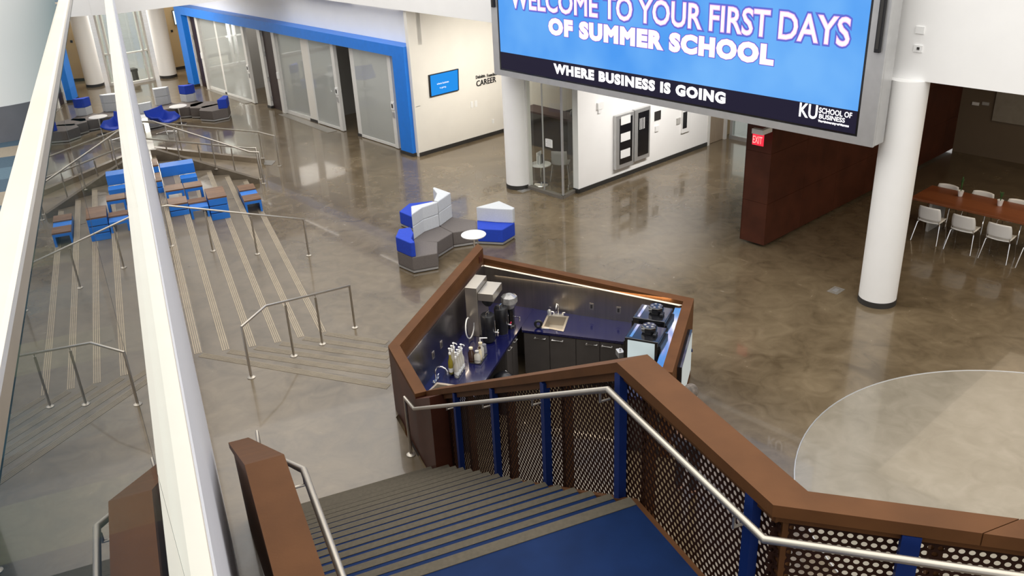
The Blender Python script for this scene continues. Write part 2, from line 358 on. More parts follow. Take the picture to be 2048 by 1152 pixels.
def text(name, body, frame, width, height, material, parent, bold=0., extrude=.002, spacing=1.0, grow=0.):
    """frame: matrix whose x/y axes span the surface, origin at the lower left of the text"""
    cu = bpy.data.curves.new(name, 'FONT'); cu.body = body; cu.extrude = 0; cu.bevel_depth = bold+grow; cu.bevel_resolution = 1; cu.space_character = spacing; cu.resolution_u = 3
    o = bpy.data.objects.new(name, cu); COL.objects.link(o); bpy.context.view_layer.update()
    me = bpy.data.meshes.new_from_object(o.evaluated_get(bpy.context.evaluated_depsgraph_get()))
    bpy.data.objects.remove(o); bpy.data.curves.remove(cu)
    xs = [v.co.x for v in me.vertices]; ys = [v.co.y for v in me.vertices]
    sx = width/(max(xs)-min(xs)); sy = height/(max(ys)-min(ys))
    gx, gy = grow, grow                  # the growth of an outline stays outside the fitted box
    sx = width/(max(xs)-min(xs)-2*gx); sy = height/(max(ys)-min(ys)-2*gy)
    for v in me.vertices: v.co = ((v.co.x-min(xs)-gx)*sx, (v.co.y-min(ys)-gy)*sy, 0)
    if extrude > .004:
        b = bmesh.new(); b.from_mesh(me); bmesh.ops.remove_doubles(b, verts=b.verts, dist=1e-5)
        r = bmesh.ops.extrude_face_region(b, geom=list(b.faces))
        for v in [g for g in r['geom'] if isinstance(g, bmesh.types.BMVert)]: v.co.z += extrude
        b.to_mesh(me); b.free()
    # one object per word: cut where the gap between letters is wide
    iv = sorted((min(me.vertices[k].co.x for k in p.vertices), max(me.vertices[k].co.x for k in p.vertices)) for p in me.polygons)
    cuts, hi = [], iv[0][1]
    for a_, b_ in iv:
        if a_-hi > height*.24 and ' ' in body: cuts.append((a_+hi)/2)
        hi = max(hi, b_)
    cuts = [-1e9]+cuts+[1e9]; out = []
    for k in range(len(cuts)-1):
        pol = [p for p in me.polygons if cuts[k] <= p.center.x < cuts[k+1]]
        if not pol: continue
        ids = sorted({v for p in pol for v in p.vertices}); mp = {v: n for n, v in enumerate(ids)}
        m2 = bpy.data.meshes.new(name); m2.from_pydata([me.vertices[v].co[:] for v in ids], [], [[mp[v] for v in p.vertices] for p in pol])
        m2.transform(frame); o = bpy.data.objects.new(name, m2); COL.objects.link(o); m2.materials.append(material)
        if parent is not None: o.parent = parent; m2.transform(world_of(parent).inverted())
        out.append(o)
    return out[0]
def frame(o, x, y):
    x, y = Vector(x).normalized(), Vector(y).normalized(); z = x.cross(y); m = Matrix((x, y, z)).transposed().to_4x4(); m.translation = Vector(o); return m

# ================================================================== THE SETTING
struct(MB().prism([(-45, -10), (40, -10), (40, 70), (-45, 70)], -.25, 0).build('floor', M_FLOOR))
RISE = .156; UP = .936
CN = [P(x, y, UP-RISE*i) for i, (x, y) in enumerate(((405, 705), (457, 699), (510, 692), (563, 683), (608, 673), (655, 663)))]
EN = [P(x, y, UP-RISE*i) for i, (x, y) in enumerate(((786, 769), (786, 746), (786, 729), (784, 712), (782, 697), (781, 682)))]
PN = [.09, .52, .96, 1.40, 1.835, 2.275]
CN = [Bp(bc(c)[0], p) for c, p in zip(CN, PN)]
FAR = [Bp(25.76-.42*p, p) for p in PN]
LFc = P(776, 692, 1.95)
struct(MB().prism([xy(q) for q in (CN[0], FAR[0], Bp(30.5, .09), Bp(30.5, -14), Bp(-5, -14), Bp(-5, 2.3), Bp(10.3, 2.34), LFc+Vector((.1, 0, 0)), EN[0]+Vector((.1, 0, 0)))], 0, UP).build('floor_mezzanine', M_FLOOR))
st = thing('terraced_steps', 'broad polished concrete steps with pale ribbed nosing strips, L-shaped around the blue benches', 'steps', CN[3])
mb = MB()
for i in range(1, 6):
    mb.prism([xy(q) for q in (CN[i], FAR[i], FAR[i-1], CN[i-1], EN[i-1]+Vector((.1, -.03, 0)), EN[i]+Vector((.1, -.03, 0)))], 0, UP-RISE*i)
mb.build('step_treads', M_STEP, st)
def ribs(a, b, side, z, n=4, w=.018, gap=.032, first=.018):
    a, b = Vector(xy(a)).to_3d(), Vector(xy(b)).to_3d(); mb = MB()
    for k in range(n):
        o = side*(first+k*gap)
        mb.prism([xy(a+o), xy(b+o), xy(b+o+side*w), xy(a+o+side*w)], z-.004, z+.004)
    return mb
for i in range(6):
    z = UP-RISE*i
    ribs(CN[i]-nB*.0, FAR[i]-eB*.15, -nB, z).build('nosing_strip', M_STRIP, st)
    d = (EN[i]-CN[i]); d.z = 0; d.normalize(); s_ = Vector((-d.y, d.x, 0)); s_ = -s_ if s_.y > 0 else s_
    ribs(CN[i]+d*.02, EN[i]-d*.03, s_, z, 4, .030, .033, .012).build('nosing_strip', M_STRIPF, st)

# sloping kerb and ramp behind the steps
RC = [(p, 25.85-.42*p) for p in (2.55, .1, -.03)]
k0, k1, k2 = Bp(RC[0][1]-.05, RC[0][0]), Bp(RC[1][1], RC[1][0]), Bp(RC[2][1], RC[2][0])
d_ = Vector((0, .14, 0))
mb = MB(); mb.prism([xy(k0), xy(k1), xy(k1+d_), xy(k0+d_)], [0, 0, 0, 0], [.13, 1.09, 1.09, .13]); mb.prism([xy(k1), xy(k2), xy(k2+d_), xy(k1+d_)], 0, 1.09)
tag(mb.build('stair_kerb', M_STEP), 'sloping grey concrete kerb along the far end of the broad steps', 'kerb')
r0, r1 = P(525, 328), P(300, 303, .33); rd = (r1-r0); rd.z = 0; L_ = rd.length; rd.normalize(); r2 = r0+rd*(L_*1.5)
mb = MB().prism([xy(k0+d_), xy(r0), xy(r2), xy(k2+d_)], 0, [.005, .005, .45, .45])
tag(mb.build('ramp', M_RAMP), 'pale concrete ramp between the kerb of the steps and a low side wall', 'ramp')
rn = Vector((-rd.y, rd.x, 0)); rn = rn if rn.y > 0 else -rn
mb = MB().prism([xy(r0), xy(r0+rn*.16), xy(r2+rn*.16), xy(r2)], 0, [.15, .15, .62, .62])
tag(mb.build('ramp_wall', M_RAMP), 'low concrete side wall on the far edge of the ramp', 'wall')
tag(MB().prism([xy(P(x, y)) for x, y in ((527, 321), (552, 322), (543, 331), (528, 330))], 0, .012).build('floor_mat', M_GRILL), 'small pale rectangular mat on the floor at the foot of the ramp', 'mat')

# portal wall, career wall, white wall
struct(kbox(21.0, 36.7, 15.36, 15.5, 3.2, 4.2).build('wall_portal', M_WHITE))
mb = kbox(21.0, 21.13, 15.04, 22.5, 0, 4.2); struct(mb.build('wall_career', M_WARM))
struct(kbox(20.97, 21.0, 15.06, 22.3, 0, .11).build('baseboard_career', M_BASE))
mb = kbox(15.18, 15.37, 15.78, 21.2, 0, 4.2); struct(mb.build('wall_white', M_WHITE))
mb = kbox(15.155, 15.18, 15.8, 21.2, 0, .11); kbox(15.155, 15.37, 15.755, 15.78, 0, .11, mb); struct(mb.build('baseboard_white', M_BASE))
struct(kbox(15.18, 15.37, 21.2, 22.4, 2.6, 4.2).build('wall_white', M_WHITE))
# door at the end of the white wall
d1 = struct(kbox(15.22, 15.27, 21.3, 22.05, .01, 2.55).build('door_1', M_DOORT))
kbox(15.15, 15.38, 21.2, 21.3, 0, 2.6).build('door_frame', M_FRAMEW, d1); kbox(15.15, 15.38, 22.05, 22.15, 0, 2.6).build('door_frame', M_FRAMEW, d1)
MB().tube([Kp(15.2, 21.42, 1.05), Kp(15.13, 21.42, 1.05), Kp(15.13, 21.55, 1.05)], .012).build('door_handle', M_CHROME, d1)
# glazed wall at the end of that hall
w1 = struct(kbox(10.35, 15.1, 22.25, 22.27, .1, 4.1).build('window_1', M_GLASS))
mb = MB()
for a in (10.4, 12.0, 13.5, 15.05): kbox(a-.04, a+.04, 22.2, 22.34, 0, 4.2, mb)
kbox(10.35, 15.1, 22.2, 22.34, 0, .12, mb); kbox(10.35, 15.1, 22.2, 22.34, 4.08, 4.2, mb)
mb.build('window_frame', M_SILVER, w1)
# brown clad block: panels with open joints over a dark core
wb = struct(kbox(9.72, 10.29, 15.82, 25.0, .06, 4.19).build('wall_brown', M_BASE))
mb = MB()
for z0, z1 in ((.07, 1.0), (1.006, 2.1), (2.106, 3.2), (3.206, 4.2)):
    kbox(9.72, 10.31, 15.80, 15.82, z0, z1, mb)
    for k in range(7): kbox(9.70, 9.72, 15.80+k*1.42, min(25, 15.80+k*1.42+1.415), z0, z1, mb); kbox(10.29, 10.31, 15.80+k*1.42, min(25, 15.80+k*1.42+1.415), z0, z1, mb)
mb.build('cladding_panel', M_RUSTD, wb)
# walls at the back of the lower floor
M_DINE = mat('dim_brown_paint', (.16, .12, .08), .6, var=.06, scale=1)
struct(kbox(-9, 9.7, 25.0, 25.2, 0, 4.2).build('wall_dining', M_DINE))
struct(kbox(15.4, 21.0, 22.5, 22.7, 0, 4.2).build('wall_reception', M_TAN))
struct(kbox(30, 48, 24, 24.2, 0, 4.2).build('wall_hall', M_TAN))
# 2nd floor edge over the lobby (fascia) and the bridge fascia across the far end
q0, q1 = P(238, 27, 4.2), P(455, 0, 4.2); bd = (q1-q0); bd.z = 0; bd.normalize()
tt = (14.95-q0.dot(nK))/bd.dot(nK); qc = q0+bd*tt; ql = q0-bd*9; bn = Vector((-bd.y, bd.x, 0))
fc = struct(kbox(kc(qc)[0], -7, 14.95, 15.15, 4.2, 7.6).build('wall_fascia', M_WHITE))
struct(MB().prism([xy(qc), xy(ql), xy(ql+bn*.2), xy(qc+bn*.2)], 4.2, 7.6).build('wall_bridge', M_WHITE))
struct(MB().prism([xy(Kp(-9, 15.15)), xy(Kp(kc(qc)[0], 15.15)), xy(qc+bn*.2), xy(ql+bn*.2), xy(ql+Vector((-14, 20, 0))), xy(Kp(52, 30)), xy(Kp(-9, 30))], 4.2, 4.35).build('ceiling', M_CEIL))
# rooms behind the blue portal
struct(kbox(21.0, 36.9, 19.2, 19.35, 0, 4.2).build('wall_rooms', M_GREYW))
for i, a in enumerate((33.65, 30.2, 27.1, 24.25)):
    struct(kbox(a-.07, a+.07, 15.6, 19.2, 0, 4.2).build('wall_partition', M_GREYW))
struct(kbox(36.62, 36.75, 15.1, 24, 0, 4.2).build('wall_corridor', M_TAN))

# blue portal frame
fr = struct(kbox(21.13, 21.72, 14.92, 15.4, .1, 3.2).build('trim_1', M_BLUEP))
kbox(36.05, 36.62, 14.92, 15.4, .1, 3.2).build('portal_jamb', M_BLUEP, fr); kbox(21.72, 36.05, 14.92, 15.4, 2.88, 3.2).build('portal_header', M_BLUEP, fr)
for a0, a1 in ((21.1, 21.75), (36.02, 36.65)): kbox(a0, a1, 14.9, 15.42, 0, .1).build('portal_base', M_BASE, fr)
# storefront posts and glass inside the portal
C_ = 15.22
nwin = 2; ndoor = 2
def post(a0, a1, c0=15.16, c1=15.4, m=M_FRAMEW, nm='trim_2', base=False):
    o = struct(kbox(a0, a1, c0, c1, .09 if base else 0, 2.88).build(nm, m))
    if base: kbox(a0-.02, a1+.02, c0-.02, c1+.02, 0, .09).build('post_base', M_BASE, o)
    return o
posts = [(36.0, 36.05), (33.55, 33.72), (30.1, 30.34), (24.14, 24.38)]
for i, (a0, a1) in enumerate(posts): post(a0, a1, nm='trim_%d' % (i+2), base=(i > 0))
post(26.9, 27.32, 15.16, 15.45, M_WARM, 'trim_7', True)
post(26.78, 26.9, 15.16, 15.4, M_FRAMEW, 'trim_8')
for a0, a1 in ((33.72, 35.15), (27.32, 29.0)):
    w = struct(kbox(a0, a1, C_, C_+.014, .12, 2.88).build('window_%d' % nwin, M_FROST)); nwin += 1
    kbox(a0, a1, C_-.03, C_+.05, 0, .12).build('window_frame', M_FRAMEW, w)
# glazed doors: stile with card reader and pull, glass leaf
def glassdoor(a0, a1, hinge_hi, slide=True):
    global ndoor
    s0, s1 = (a0, a0+.17) if not hinge_hi else (a1-.17, a1)
    g0, g1 = (s1, a1) if not hinge_hi else (a0, s0)
    d = struct(kbox(s0, s1, 15.1, 15.22, .02, 2.87).build('door_%d' % ndoor, M_FRAMEW)); ndoor += 1
    kbox(g0, g1, 15.15, 15.165, .1, 2.86).build('glass_leaf', M_FROST, d); kbox(g0, g1, 15.13, 15.185, .02, .1).build('bottom_rail', M_FRAMEW, d)
    mid = (s0+s1)/2
    mb = kbox(mid-.07, mid+.07, 15.075, 15.1, 1.22, 1.44); mb.build('card_reader', M_LAM, d); kbox(mid-.035, mid+.035, 15.068, 15.076, 1.27, 1.39).build('reader_window', M_BASE, d)
    kbox(mid-.045, mid+.045, 15.07, 15.1, .98, 1.14).build('lock', M_SILVER, d)
    return d
glassdoor(31.25, 33.55, False); glassdoor(25.2, 26.78, False); glassdoor(22.1, 24.14, False)
# dark wood doors standing in the openings
for a0, a1 in ((35.32, 36.0), (29.22, 30.06)):
    d = struct(kbox(a0, a1, 15.24, 15.29, .01, 2.86).build('door_%d' % ndoor, M_DOORB)); ndoor += 1
    kbox(a0-.2, a0, 15.12, 15.3, 0, 2.88).build('door_frame', M_FRAMEW, d)
    mb = kbox(a0-.16, a0-.02, 15.095, 15.12, 1.22, 1.44); mb.build('card_reader', M_LAM, d)
    mb = MB()
    for z in (.3, 1.0, 1.9, 2.6): kbox(a1-.03, a1+.05, 15.2, 15.24, z, z+.14, mb)
    mb.build('hinge', M_SILVER, d)
for pts, wh in ((((412, 179), (428, 180), (504, 205), (490, 208)), 'pale floor grille in front of the far glass doors of the blue portal'), (((557, 229), (577, 229), (674, 262), (655, 266)), 'pale floor grille in front of the cream post of the blue portal')):
    tag(MB().prism([xy(P(*p)) for p in pts], 0, .012).build('floor_grille', M_GRILL), wh, 'grille', 'floor grilles by the glass doors')
# furniture glimpsed through the openings
def stool_chair(nm, lab, loc, rot, m, group=None):
    t = thing(nm, lab, 'chair', loc, rot, group)
    R = Matrix.Translation(loc) @ Matrix.Rotation(rot, 4, 'Z')
    g = lambda x, y, z: R @ Vector((x, y, z))
    rows = []
    for i in range(9):
        s = i/8
        if s < .5: y, z = -.24+s*2*.42, .45-.02*math.sin(s*2*math.pi)
        else: y, z = .18+.07*((s-.5)*2)**.7, .45+(s-.5)*2*.38
        rows.append([g(x*(1-.1*s), y-.02*(1-abs(x)/.23)*(s > .5)*2, z+.02*abs(x)/.23) for x in (-.23, -.12, 0, .12, .23)])
    MB().grid(rows).build('seat_shell', m, t, smooth=True, solid=.014)
    for sx in (-1, 1):
        MB().tube([g(.2*sx, -.17, .44), g(.25*sx, -.25, .0)], .011, 8).build('leg', M_CHROME, t); MB().tube([g(.2*sx, .15, .44), g(.25*sx, .24, .0)], .011, 8).build('leg', M_CHROME, t)
    return t
stool_chair('side_chair', 'pale grey chair with chrome legs inside the open room of the portal', Kp(24.75, 16.2, 0), ROTK-.5, M_SILVER)
stool_chair('side_chair', 'pale chair glimpsed in the narrow doorway beside the blue jamb', Kp(21.95, 16.3, 0), ROTK-.9, M_SILVER)

# far curtain wall with the round white column and daylight beyond
colm = lambda nm, lab, c, r, h, z0=0: None
def column(nm, lab, c, r, h, z0=0., bz=.11, bm=M_BASE, tz=0):
    t = thing(nm, lab, 'column', (c.x, c.y, z0))
    MB().cyl((c.x, c.y, z0+bz), r, h-bz, 48).build('shaft', M_WHITE, t, smooth=True)
    MB().cyl((c.x, c.y, z0), r+.008, bz, 48).build('column_base', bm, t, smooth=True); return t
cR = Kp(6.74, 15.06); cL = Kp(16.78, 15.16)
column('round_column', 'white round column beside the dining table, in front of the screen corner', cR, .335, 4.2)
column('round_column', 'white round column at the corner of the glass reception', cL, .325, 4.2)
column('round_column', 'far white column at the end of the glazed front, by the tan corridor', Kp(39.05, 15.1), .36, 4.2)
w = struct(kbox(38.95, 38.97, 6.5, 14.4, .12, 4.15).build('window_%d' % nwin, M_GLASS)); nwin += 1
mb = MB()
for c in (6.6, 8.4, 10.2, 11.9, 12.15, 14.2, 14.42): kbox(38.88, 39.05, c-.04, c+.04, 0, 4.2, mb)
kbox(38.88, 39.05, 6.5, 14.45, 0, .1, mb); kbox(38.88, 39.05, 6.5, 14.45, 1.25, 1.3, mb)
mb.build('window_frame', M_FRAMEW, w)
struct(kbox(40.2, 40.4, 15.3, 24, 0, 4.2).build('wall_lobby', M_TAN))
struct(kbox(40.17, 40.2, 15.3, 24, 0, .12).build('baseboard_lobby', M_BASE))
bt = thing('bench', 'dark bench outside the far glazed wall', 'bench', Kp(39.6, 12.9))
kbox(39.45, 39.85, 11.8, 14.0, .4, .5).build('seat', M_CAB, bt)
for c in (11.85, 13.85): kbox(39.45, 39.85, c, c+.12, 0, .4).build('leg', M_CAB, bt)
def wallscreen(nm, lab, plane, n, corners, glow, depth=.05, cat='screen'):
    q = [onp(x, y, plane, n) for x, y in corners]     # TL TR BR BL
    back = n*depth
    cz = sum((p for p in q), Vector())/4
    t = thing(nm, lab, cat, cz)
    s = -1 if n.dot(C0-cz) < 0 else 1
    f = [p+n*s*depth for p in q]
    mb = MB(); v = [mb.bm.verts.new(p) for p in q+f]
    for fc_ in ((0, 1, 2, 3), (4, 7, 6, 5), (0, 4, 5, 1), (1, 5, 6, 2), (2, 6, 7, 3), (3, 7, 4, 0)): mb.bm.faces.new([v[i] for i in fc_])
    bmesh.ops.recalc_face_normals(mb.bm, faces=mb.bm.faces); mb.build('bezel', M_BLACK, t)
    c = sum(f, Vector())/4; g = [c+(p-c)*.93+n*s*.004 for p in f]; gb = [p-n*s*.008 for p in g]
    mb = MB(); v = [mb.bm.verts.new(p) for p in gb+g]
    for fc_ in ((0, 1, 2, 3), (4, 7, 6, 5), (0, 4, 5, 1), (1, 5, 6, 2), (2, 6, 7, 3), (3, 7, 4, 0)): mb.bm.faces.new([v[i] for i in fc_])
    bmesh.ops.recalc_face_normals(mb.bm, faces=mb.bm.faces); mb.build('display', glow, t)
    return t, q, s
E_BLUE = emissive('tv_blue', (.01, .27, .80), .75); E_WHITE = emissive('screen_white', (1, .96, .98), 1.05); E_PALE = emissive('tv_pale', (.75, .86, .86), .95)
tv, q, s = wallscreen('wall_tv', 'small blue screen on the cream wall beside the blue portal', 21.0, eK, ((856, 150), (915, 137), (916, 180), (859, 194)), E_BLUE)
for body, x0, y0, x1 in (('where business', 874, 170, 898), ('is going.', 880, 178, 893)):
    a = onp(x0, y0, 20.94, eK); b = onp(x1, y0, 20.94, eK); text('screen_text', body, frame(Vector((a.x, a.y, a.z)), nK, Z3), abs((b-a).dot(nK)), .055, E_WHITE, tv)
t_, q, s = wallscreen('wall_tv', 'white screen on the tan wall beyond the portal', 40.2, eK, ((343, 21), (366, 18), (372, 46), (349, 50)), E_PALE)
for body, x0, y0, x1, y1, lab in (('Deloitte.', 952, 158, 971, 155, 'first small dark word above CAREER on the cream wall'), ('Foundation', 974, 154.5, 997, 151, 'second small dark word above CAREER on the cream wall'), ('CAREER', 953, 173, 992, 163, 'large dark serif lettering CAREER on the cream wall')):
    a = onp(x0, y0, 20.99, eK); b = onp(x1, y1, 20.99, eK); big = body == 'CAREER'
    o = text('wall_lettering', body, frame(a, nK, Z3), abs((b-a).dot(nK)), .17 if big else .10, M_BLACK, None, .005 if big else .0, .012)
    tag(o, lab, 'lettering')
def plate(nm, lab, cat, plane, n, x0, y0, x1, y1, m, depth=.02, group=None):
    a, b = onp(x0, y0, plane, n), onp(x1, y1, plane, n); s = 1 if n.dot(C0)-plane > 0 else -1
    t_ = Vector((-n.y, n.x, 0)); u0, u1 = sorted((a.dot(t_), b.dot(t_))); z0, z1 = sorted((a.z, b.z))
    pl = [xy(n*(plane+s*k)+t_*u) for k, u in ((0, u0), (0, u1), (depth, u1), (depth, u0))]
    return tag(MB().prism(pl, z0, z1).build(nm, m), lab, cat, group)
plate('switch_plate', 'white switch plate under the CAREER lettering, nearer the screen', 'switch', 21.0, eK, 941, 204, 946, 215, M_LAM, .012)
plate('switch_plate', 'white switch plate under the CAREER lettering, nearer the column', 'switch', 21.0, eK, 949, 202, 954.5, 213, M_LAM, .012)
plate('wall_outlet', 'small white outlet low on the cream wall near the round column', 'outlet', 21.0, eK, 984, 239, 988, 246, M_LAM, .012)
plate('room_sign', 'tiny grey sign on the wall edge beside the blue portal', 'sign', 21.0, eK, 832, 214, 840, 211, M_SILVER, .012)
plate('wall_thermostat', 'small thermostat on the tan corridor wall by the far column', 'thermostat', 40.2, eK, 341, 60, 346, 64, M_BASE, .02)
# devices on the white wall
def panel(lab, corners):
    q = [onp(x, y, 15.18, eK) for x, y in corners]
    t = thing('alarm_cabinet', lab, 'cabinet', sum(q, Vector())/4, 0, 'alarm cabinets on the white wall')
    c0, c1 = min(p.dot(nK) for p in q), max(p.dot(nK) for p in q); z0, z1 = min(q[2].z, q[3].z), max(q[0].z, q[1].z)
    kbox(15.07, 15.18, c0, c1, z0, z1).build('cabinet_box', M_SILVER, t, bevel=.01)
    kbox(15.062, 15.07, c0+.13, c1-.07, z0+.12, z1-.10).build('cabinet_window', M_BLACKG, t)
    return t, c0, c1, z0, z1
t, c0, c1, z0, z1 = panel('grey alarm cabinet with white modules behind its window', ((1227.5, 231), (1262, 221), (1260, 327), (1226, 334)))
for k in range(3): kbox(15.054, 15.062, c0+.16, c1-.16, z0+.28+k*.45, z0+.5+k*.45).build('control_module', M_LAM, t)
t, c0, c1, z0, z1 = panel('grey alarm cabinet with a black ribbed front, nearer the door', ((1264.5, 219), (1294, 211.5), (1293, 311.6), (1262.5, 322.5)))
for k in range(4): kbox(15.054, 15.062, c0+.18+k*.06, c0+.20+k*.06, z0+.85, z0+1.15).build('indicator_strip', M_LAM, t)
plate('wall_plaque', 'small framed dark plaque on the white wall', 'plaque', 15.18, eK, 1309, 224, 1320.5, 238, M_BASE, .02)
plate('call_box', 'small white box under the framed plaque', 'box', 15.18, eK, 1309.5, 252.5, 1316, 261, M_LAM, .04)
plate('wall_speaker', 'small grey square speaker on the white wall before the door', 'speaker', 15.18, eK, 1352.8, 237, 1359.5, 246.5, M_GREYW, .03)
pt = plate('extinguisher_cabinet', 'white cabinet with a dark slot window near the tan door', 'cabinet', 15.18, eK, 1363, 221, 1377, 261, M_LAM, .05)
a, b = onp(1366.5, 225, 15.13, eK), onp(1373, 255, 15.13, eK)
kbox(15.12, 15.135, min(a.dot(nK), b.dot(nK)), max(a.dot(nK), b.dot(nK)), min(a.z, b.z), max(a.z, b.z)).build('cabinet_window', M_BLACKG, pt)
al = plate('alarm_strobe', 'white alarm strobe high on the white wall', 'alarm', 15.18, eK, 1193, 206, 1204, 216, M_LAM, .06)
plate('wall_detector', 'small white detector beneath the alarm strobe', 'detector', 15.18, eK, 1195, 219, 1201, 225, M_LAM, .04)
# EXIT sign on the end of the brown block
ex = thing('exit_sign', 'red EXIT sign with white bracket on the end of the brown block', 'sign', Kp(9.85, 15.65, 2.6))
kbox(9.72, 9.98, 15.46, 15.56, 2.58, 2.68).build('sign_bracket', M_LAM, ex); kbox(9.72, 9.8, 15.56, 15.80, 2.58, 2.68).build('bracket_arm', M_LAM, ex)
kbox(9.72, 9.98, 15.50, 15.52, 2.34, 2.58).build('sign_plate', emissive('exit_pink', (.9, .03, .06), .8), ex)
text('sign_lettering', 'EXIT', frame(Kp(9.965, 15.495, 2.38), -eK, Z3), .22, .15, emissive('exit_red', (1, .25, .22), 1.4), ex, .01)
for x, y, lab in ((1840, 60, 'white blank plate on the white fascia beside the screen, upper one'), (1836, 97, 'white plate with a dark sensor on the white fascia, lower one')):
    o = plate('wall_plate', lab, 'plate', 14.95, nK, x-7, y-8, x+8, y+8, M_LAM, .02)
a = onp(1836, 97, 14.92, nK); kbox(kc(a)[0]-.02, kc(a)[0]+.02, 14.915, 14.93, a.z-.02, a.z+.02).build('sensor_eye', M_BASE, o)

# glazed reception corner
M_GLASSR = glass('reception_glass', (.95, .96, .94), 1.45, 1.0)
w = struct(kbox(15.22, 16.5, 15.24, 15.255, .08, 4.2).build('window_%d' % nwin, M_GLASSR)); nwin += 1
mb = kbox(15.17, 16.5, 15.17, 15.3, 0, .08); mb.build('window_kerb', mat('kerb_grey', (.15, .135, .115), .4), w)
kbox(16.42, 16.52, 15.2, 15.34, 0, 4.2).build('window_frame', M_FRAMEW, w); kbox(15.88, 15.9, 15.23, 15.265, .08, 4.2).build('glass_joint', M_SILVER, w)
w = struct(MB().prism([xy(Kp(15.205, 15.24)), xy(Kp(15.22, 15.24)), xy(Kp(15.345, 15.76)), xy(Kp(15.33, 15.76))], .08, 4.2).build('window_%d' % nwin, M_GLASSR)); nwin += 1
MB().prism([xy(Kp(15.16, 15.2)), xy(Kp(15.26, 15.2)), xy(Kp(15.37, 15.755)), xy(Kp(15.27, 15.755))], 0, .08).build('window_kerb', MATS['kerb_grey'], w)
kbox(15.19, 15.235, 15.225, 15.27, .08, 4.2).build('glass_joint', M_SILVER, w)
rt = thing('side_table', 'small white round table behind the reception glass with a brochure holder on it', 'table', P(1083, 369))
c = P(1083, 369); MB().lathe([(.0, .55), (.27, .55), (.27, .575), (0, .575)], c).build('table_top', M_LAM, rt, smooth=True); MB().cyl((c.x, c.y, .02), .022, .53).build('stem', M_CHROME, rt, smooth=True); MB().lathe([(.2, 0), (.19, .015), (.03, .02)], c).build('foot_plate', M_CHROME, rt, smooth=True)
h = thing('brochure_holder', 'clear brochure holder with leaflets on the round reception table', 'holder', (c.x, c.y, .576), ROTK+.3)
hh = Matrix.Translation((c.x, c.y, .576)) @ Matrix.Rotation(ROTK+.3, 4, 'Z')
mb = MB().obox(hh @ Vector((0, .05, .16)), hh.to_3x3() @ Vector((.12, 0, 0)), hh.to_3x3() @ Vector((0, .012, 0)), Vector((0, 0, .16))); mb.build('holder_back', M_LAM, h)
for k, m_ in enumerate((M_LAM, M_SILVER, M_BASE)): MB().obox(hh @ Vector((-.07+.07*k, 0, .12)), hh.to_3x3() @ Vector((.03, 0, 0)), hh.to_3x3() @ Vector((0, .01, 0)), Vector((0, 0, .12))).build('leaflet', m_, h)
stool_chair('side_chair', 'grey chair behind the reception glass, turned to the round table', P(1122, 358), ROTK+2.2, M_GREYW)
nt_ = thing('window_notice', 'small white notice on the reception glass', 'notice', onp(1098, 287, 15.232, nK))
a, b = onp(1091, 277, 15.235, nK), onp(1105, 296, 15.235, nK); kbox(kc(b)[0], kc(a)[0], 15.228, 15.238, b.z, a.z).build('paper', M_LAM, nt_)
mb = MB()
for k in range(6): kbox(kc(b)[0]+.02, kc(a)[0]-.02-.03*(k % 2), 15.224, 15.228, b.z+.03+k*.035, b.z+.042+k*.035, mb)
mb.build('printed_lines', M_GREYW, nt_)
dk = thing('reception_desk', 'long dark reception desk with brown top behind the glass', 'desk', Kp(17.5, 18.2))
kbox(15.7, 19.6, 18.0, 18.35, 0, 1.02).build('desk_front', M_BLACKG, dk); kbox(15.65, 19.7, 17.92, 18.55, 1.02, 1.07).build('desk_top', M_DOORB, dk); kbox(15.7, 19.6, 18.35, 19.1, .70, .74).build('work_surface', M_DOORB, dk)
pp = thing('potted_plant', 'small leafy plant on the reception desk', 'plant', Kp(15.95, 18.3, 1.07))
MB().lathe([(.06, 0), (.08, .14), (.06, .14)], Kp(15.95, 18.3, 1.07)).build('pot', M_LAM, pp, smooth=True)
def leaves(c, n, h, r, w_, nm, par, sd):
    random.seed(sd); mb = MB()
    for k in range(n):
        t = random.uniform(0, 6.28); rr = random.uniform(.3, 1)*r; hh_ = h*random.uniform(.6, 1)
        pts = [Vector(c)+Vector((math.cos(t)*rr*s*s, math.sin(t)*rr*s*s, hh_*math.sin(s*1.5)/1.0)) for s in (0, .35, .7, 1)]
        sd_ = Vector((-math.sin(t), math.cos(t), 0)); mb.grid([[p-sd_*w_*k2, p+sd_*w_*k2] for p, k2 in zip(pts, (.5, 1, .8, .08))])
    mb.build(nm, M_PLANT, par, smooth=True, solid=.003)
leaves(Kp(15.95, 18.3, 1.2), 26, .38, .26, .018, 'foliage', pp, 3)
bag = thing('bag', 'dark bag slumped on the reception desk', 'bag', Kp(17.6, 18.25, 1.07)); MB().ball(Kp(17.6, 18.25, 1.2), .24, .16, .14, ROTK).ball(Kp(17.35, 18.28, 1.25), .14, .12, .18, ROTK).build('bag_body', M_BLACK, bag, smooth=True)
for x, y, lab in ((1048, 381, 'square metal floor box by the reception column'), (1672, 581, 'square metal floor box near the column by the dining table')):
    q = P(x, y); t = thing('floor_box', lab, 'floor box', q); MB().box(q, .3, .22, .008, ROTK).build('plate', M_GRILL, t); MB().box(q+Vector((0, 0, .008)), .14, .09, .004, ROTK).build('lid', M_SILVER, t)
# pale disc set in the floor
t = struct(MB().cyl((7.1, 8.9, 0), 3.49, .006, 96).build('floor_medallion', M_EMB)); 
mb = MB(); pts = [(7.1+3.5*math.cos(k*math.pi/48), 8.9+3.5*math.sin(k*math.pi/48), .004) for k in range(97)]; mb.tube(pts, .012, 6); mb.build('metal_edge', M_SILVER, t)

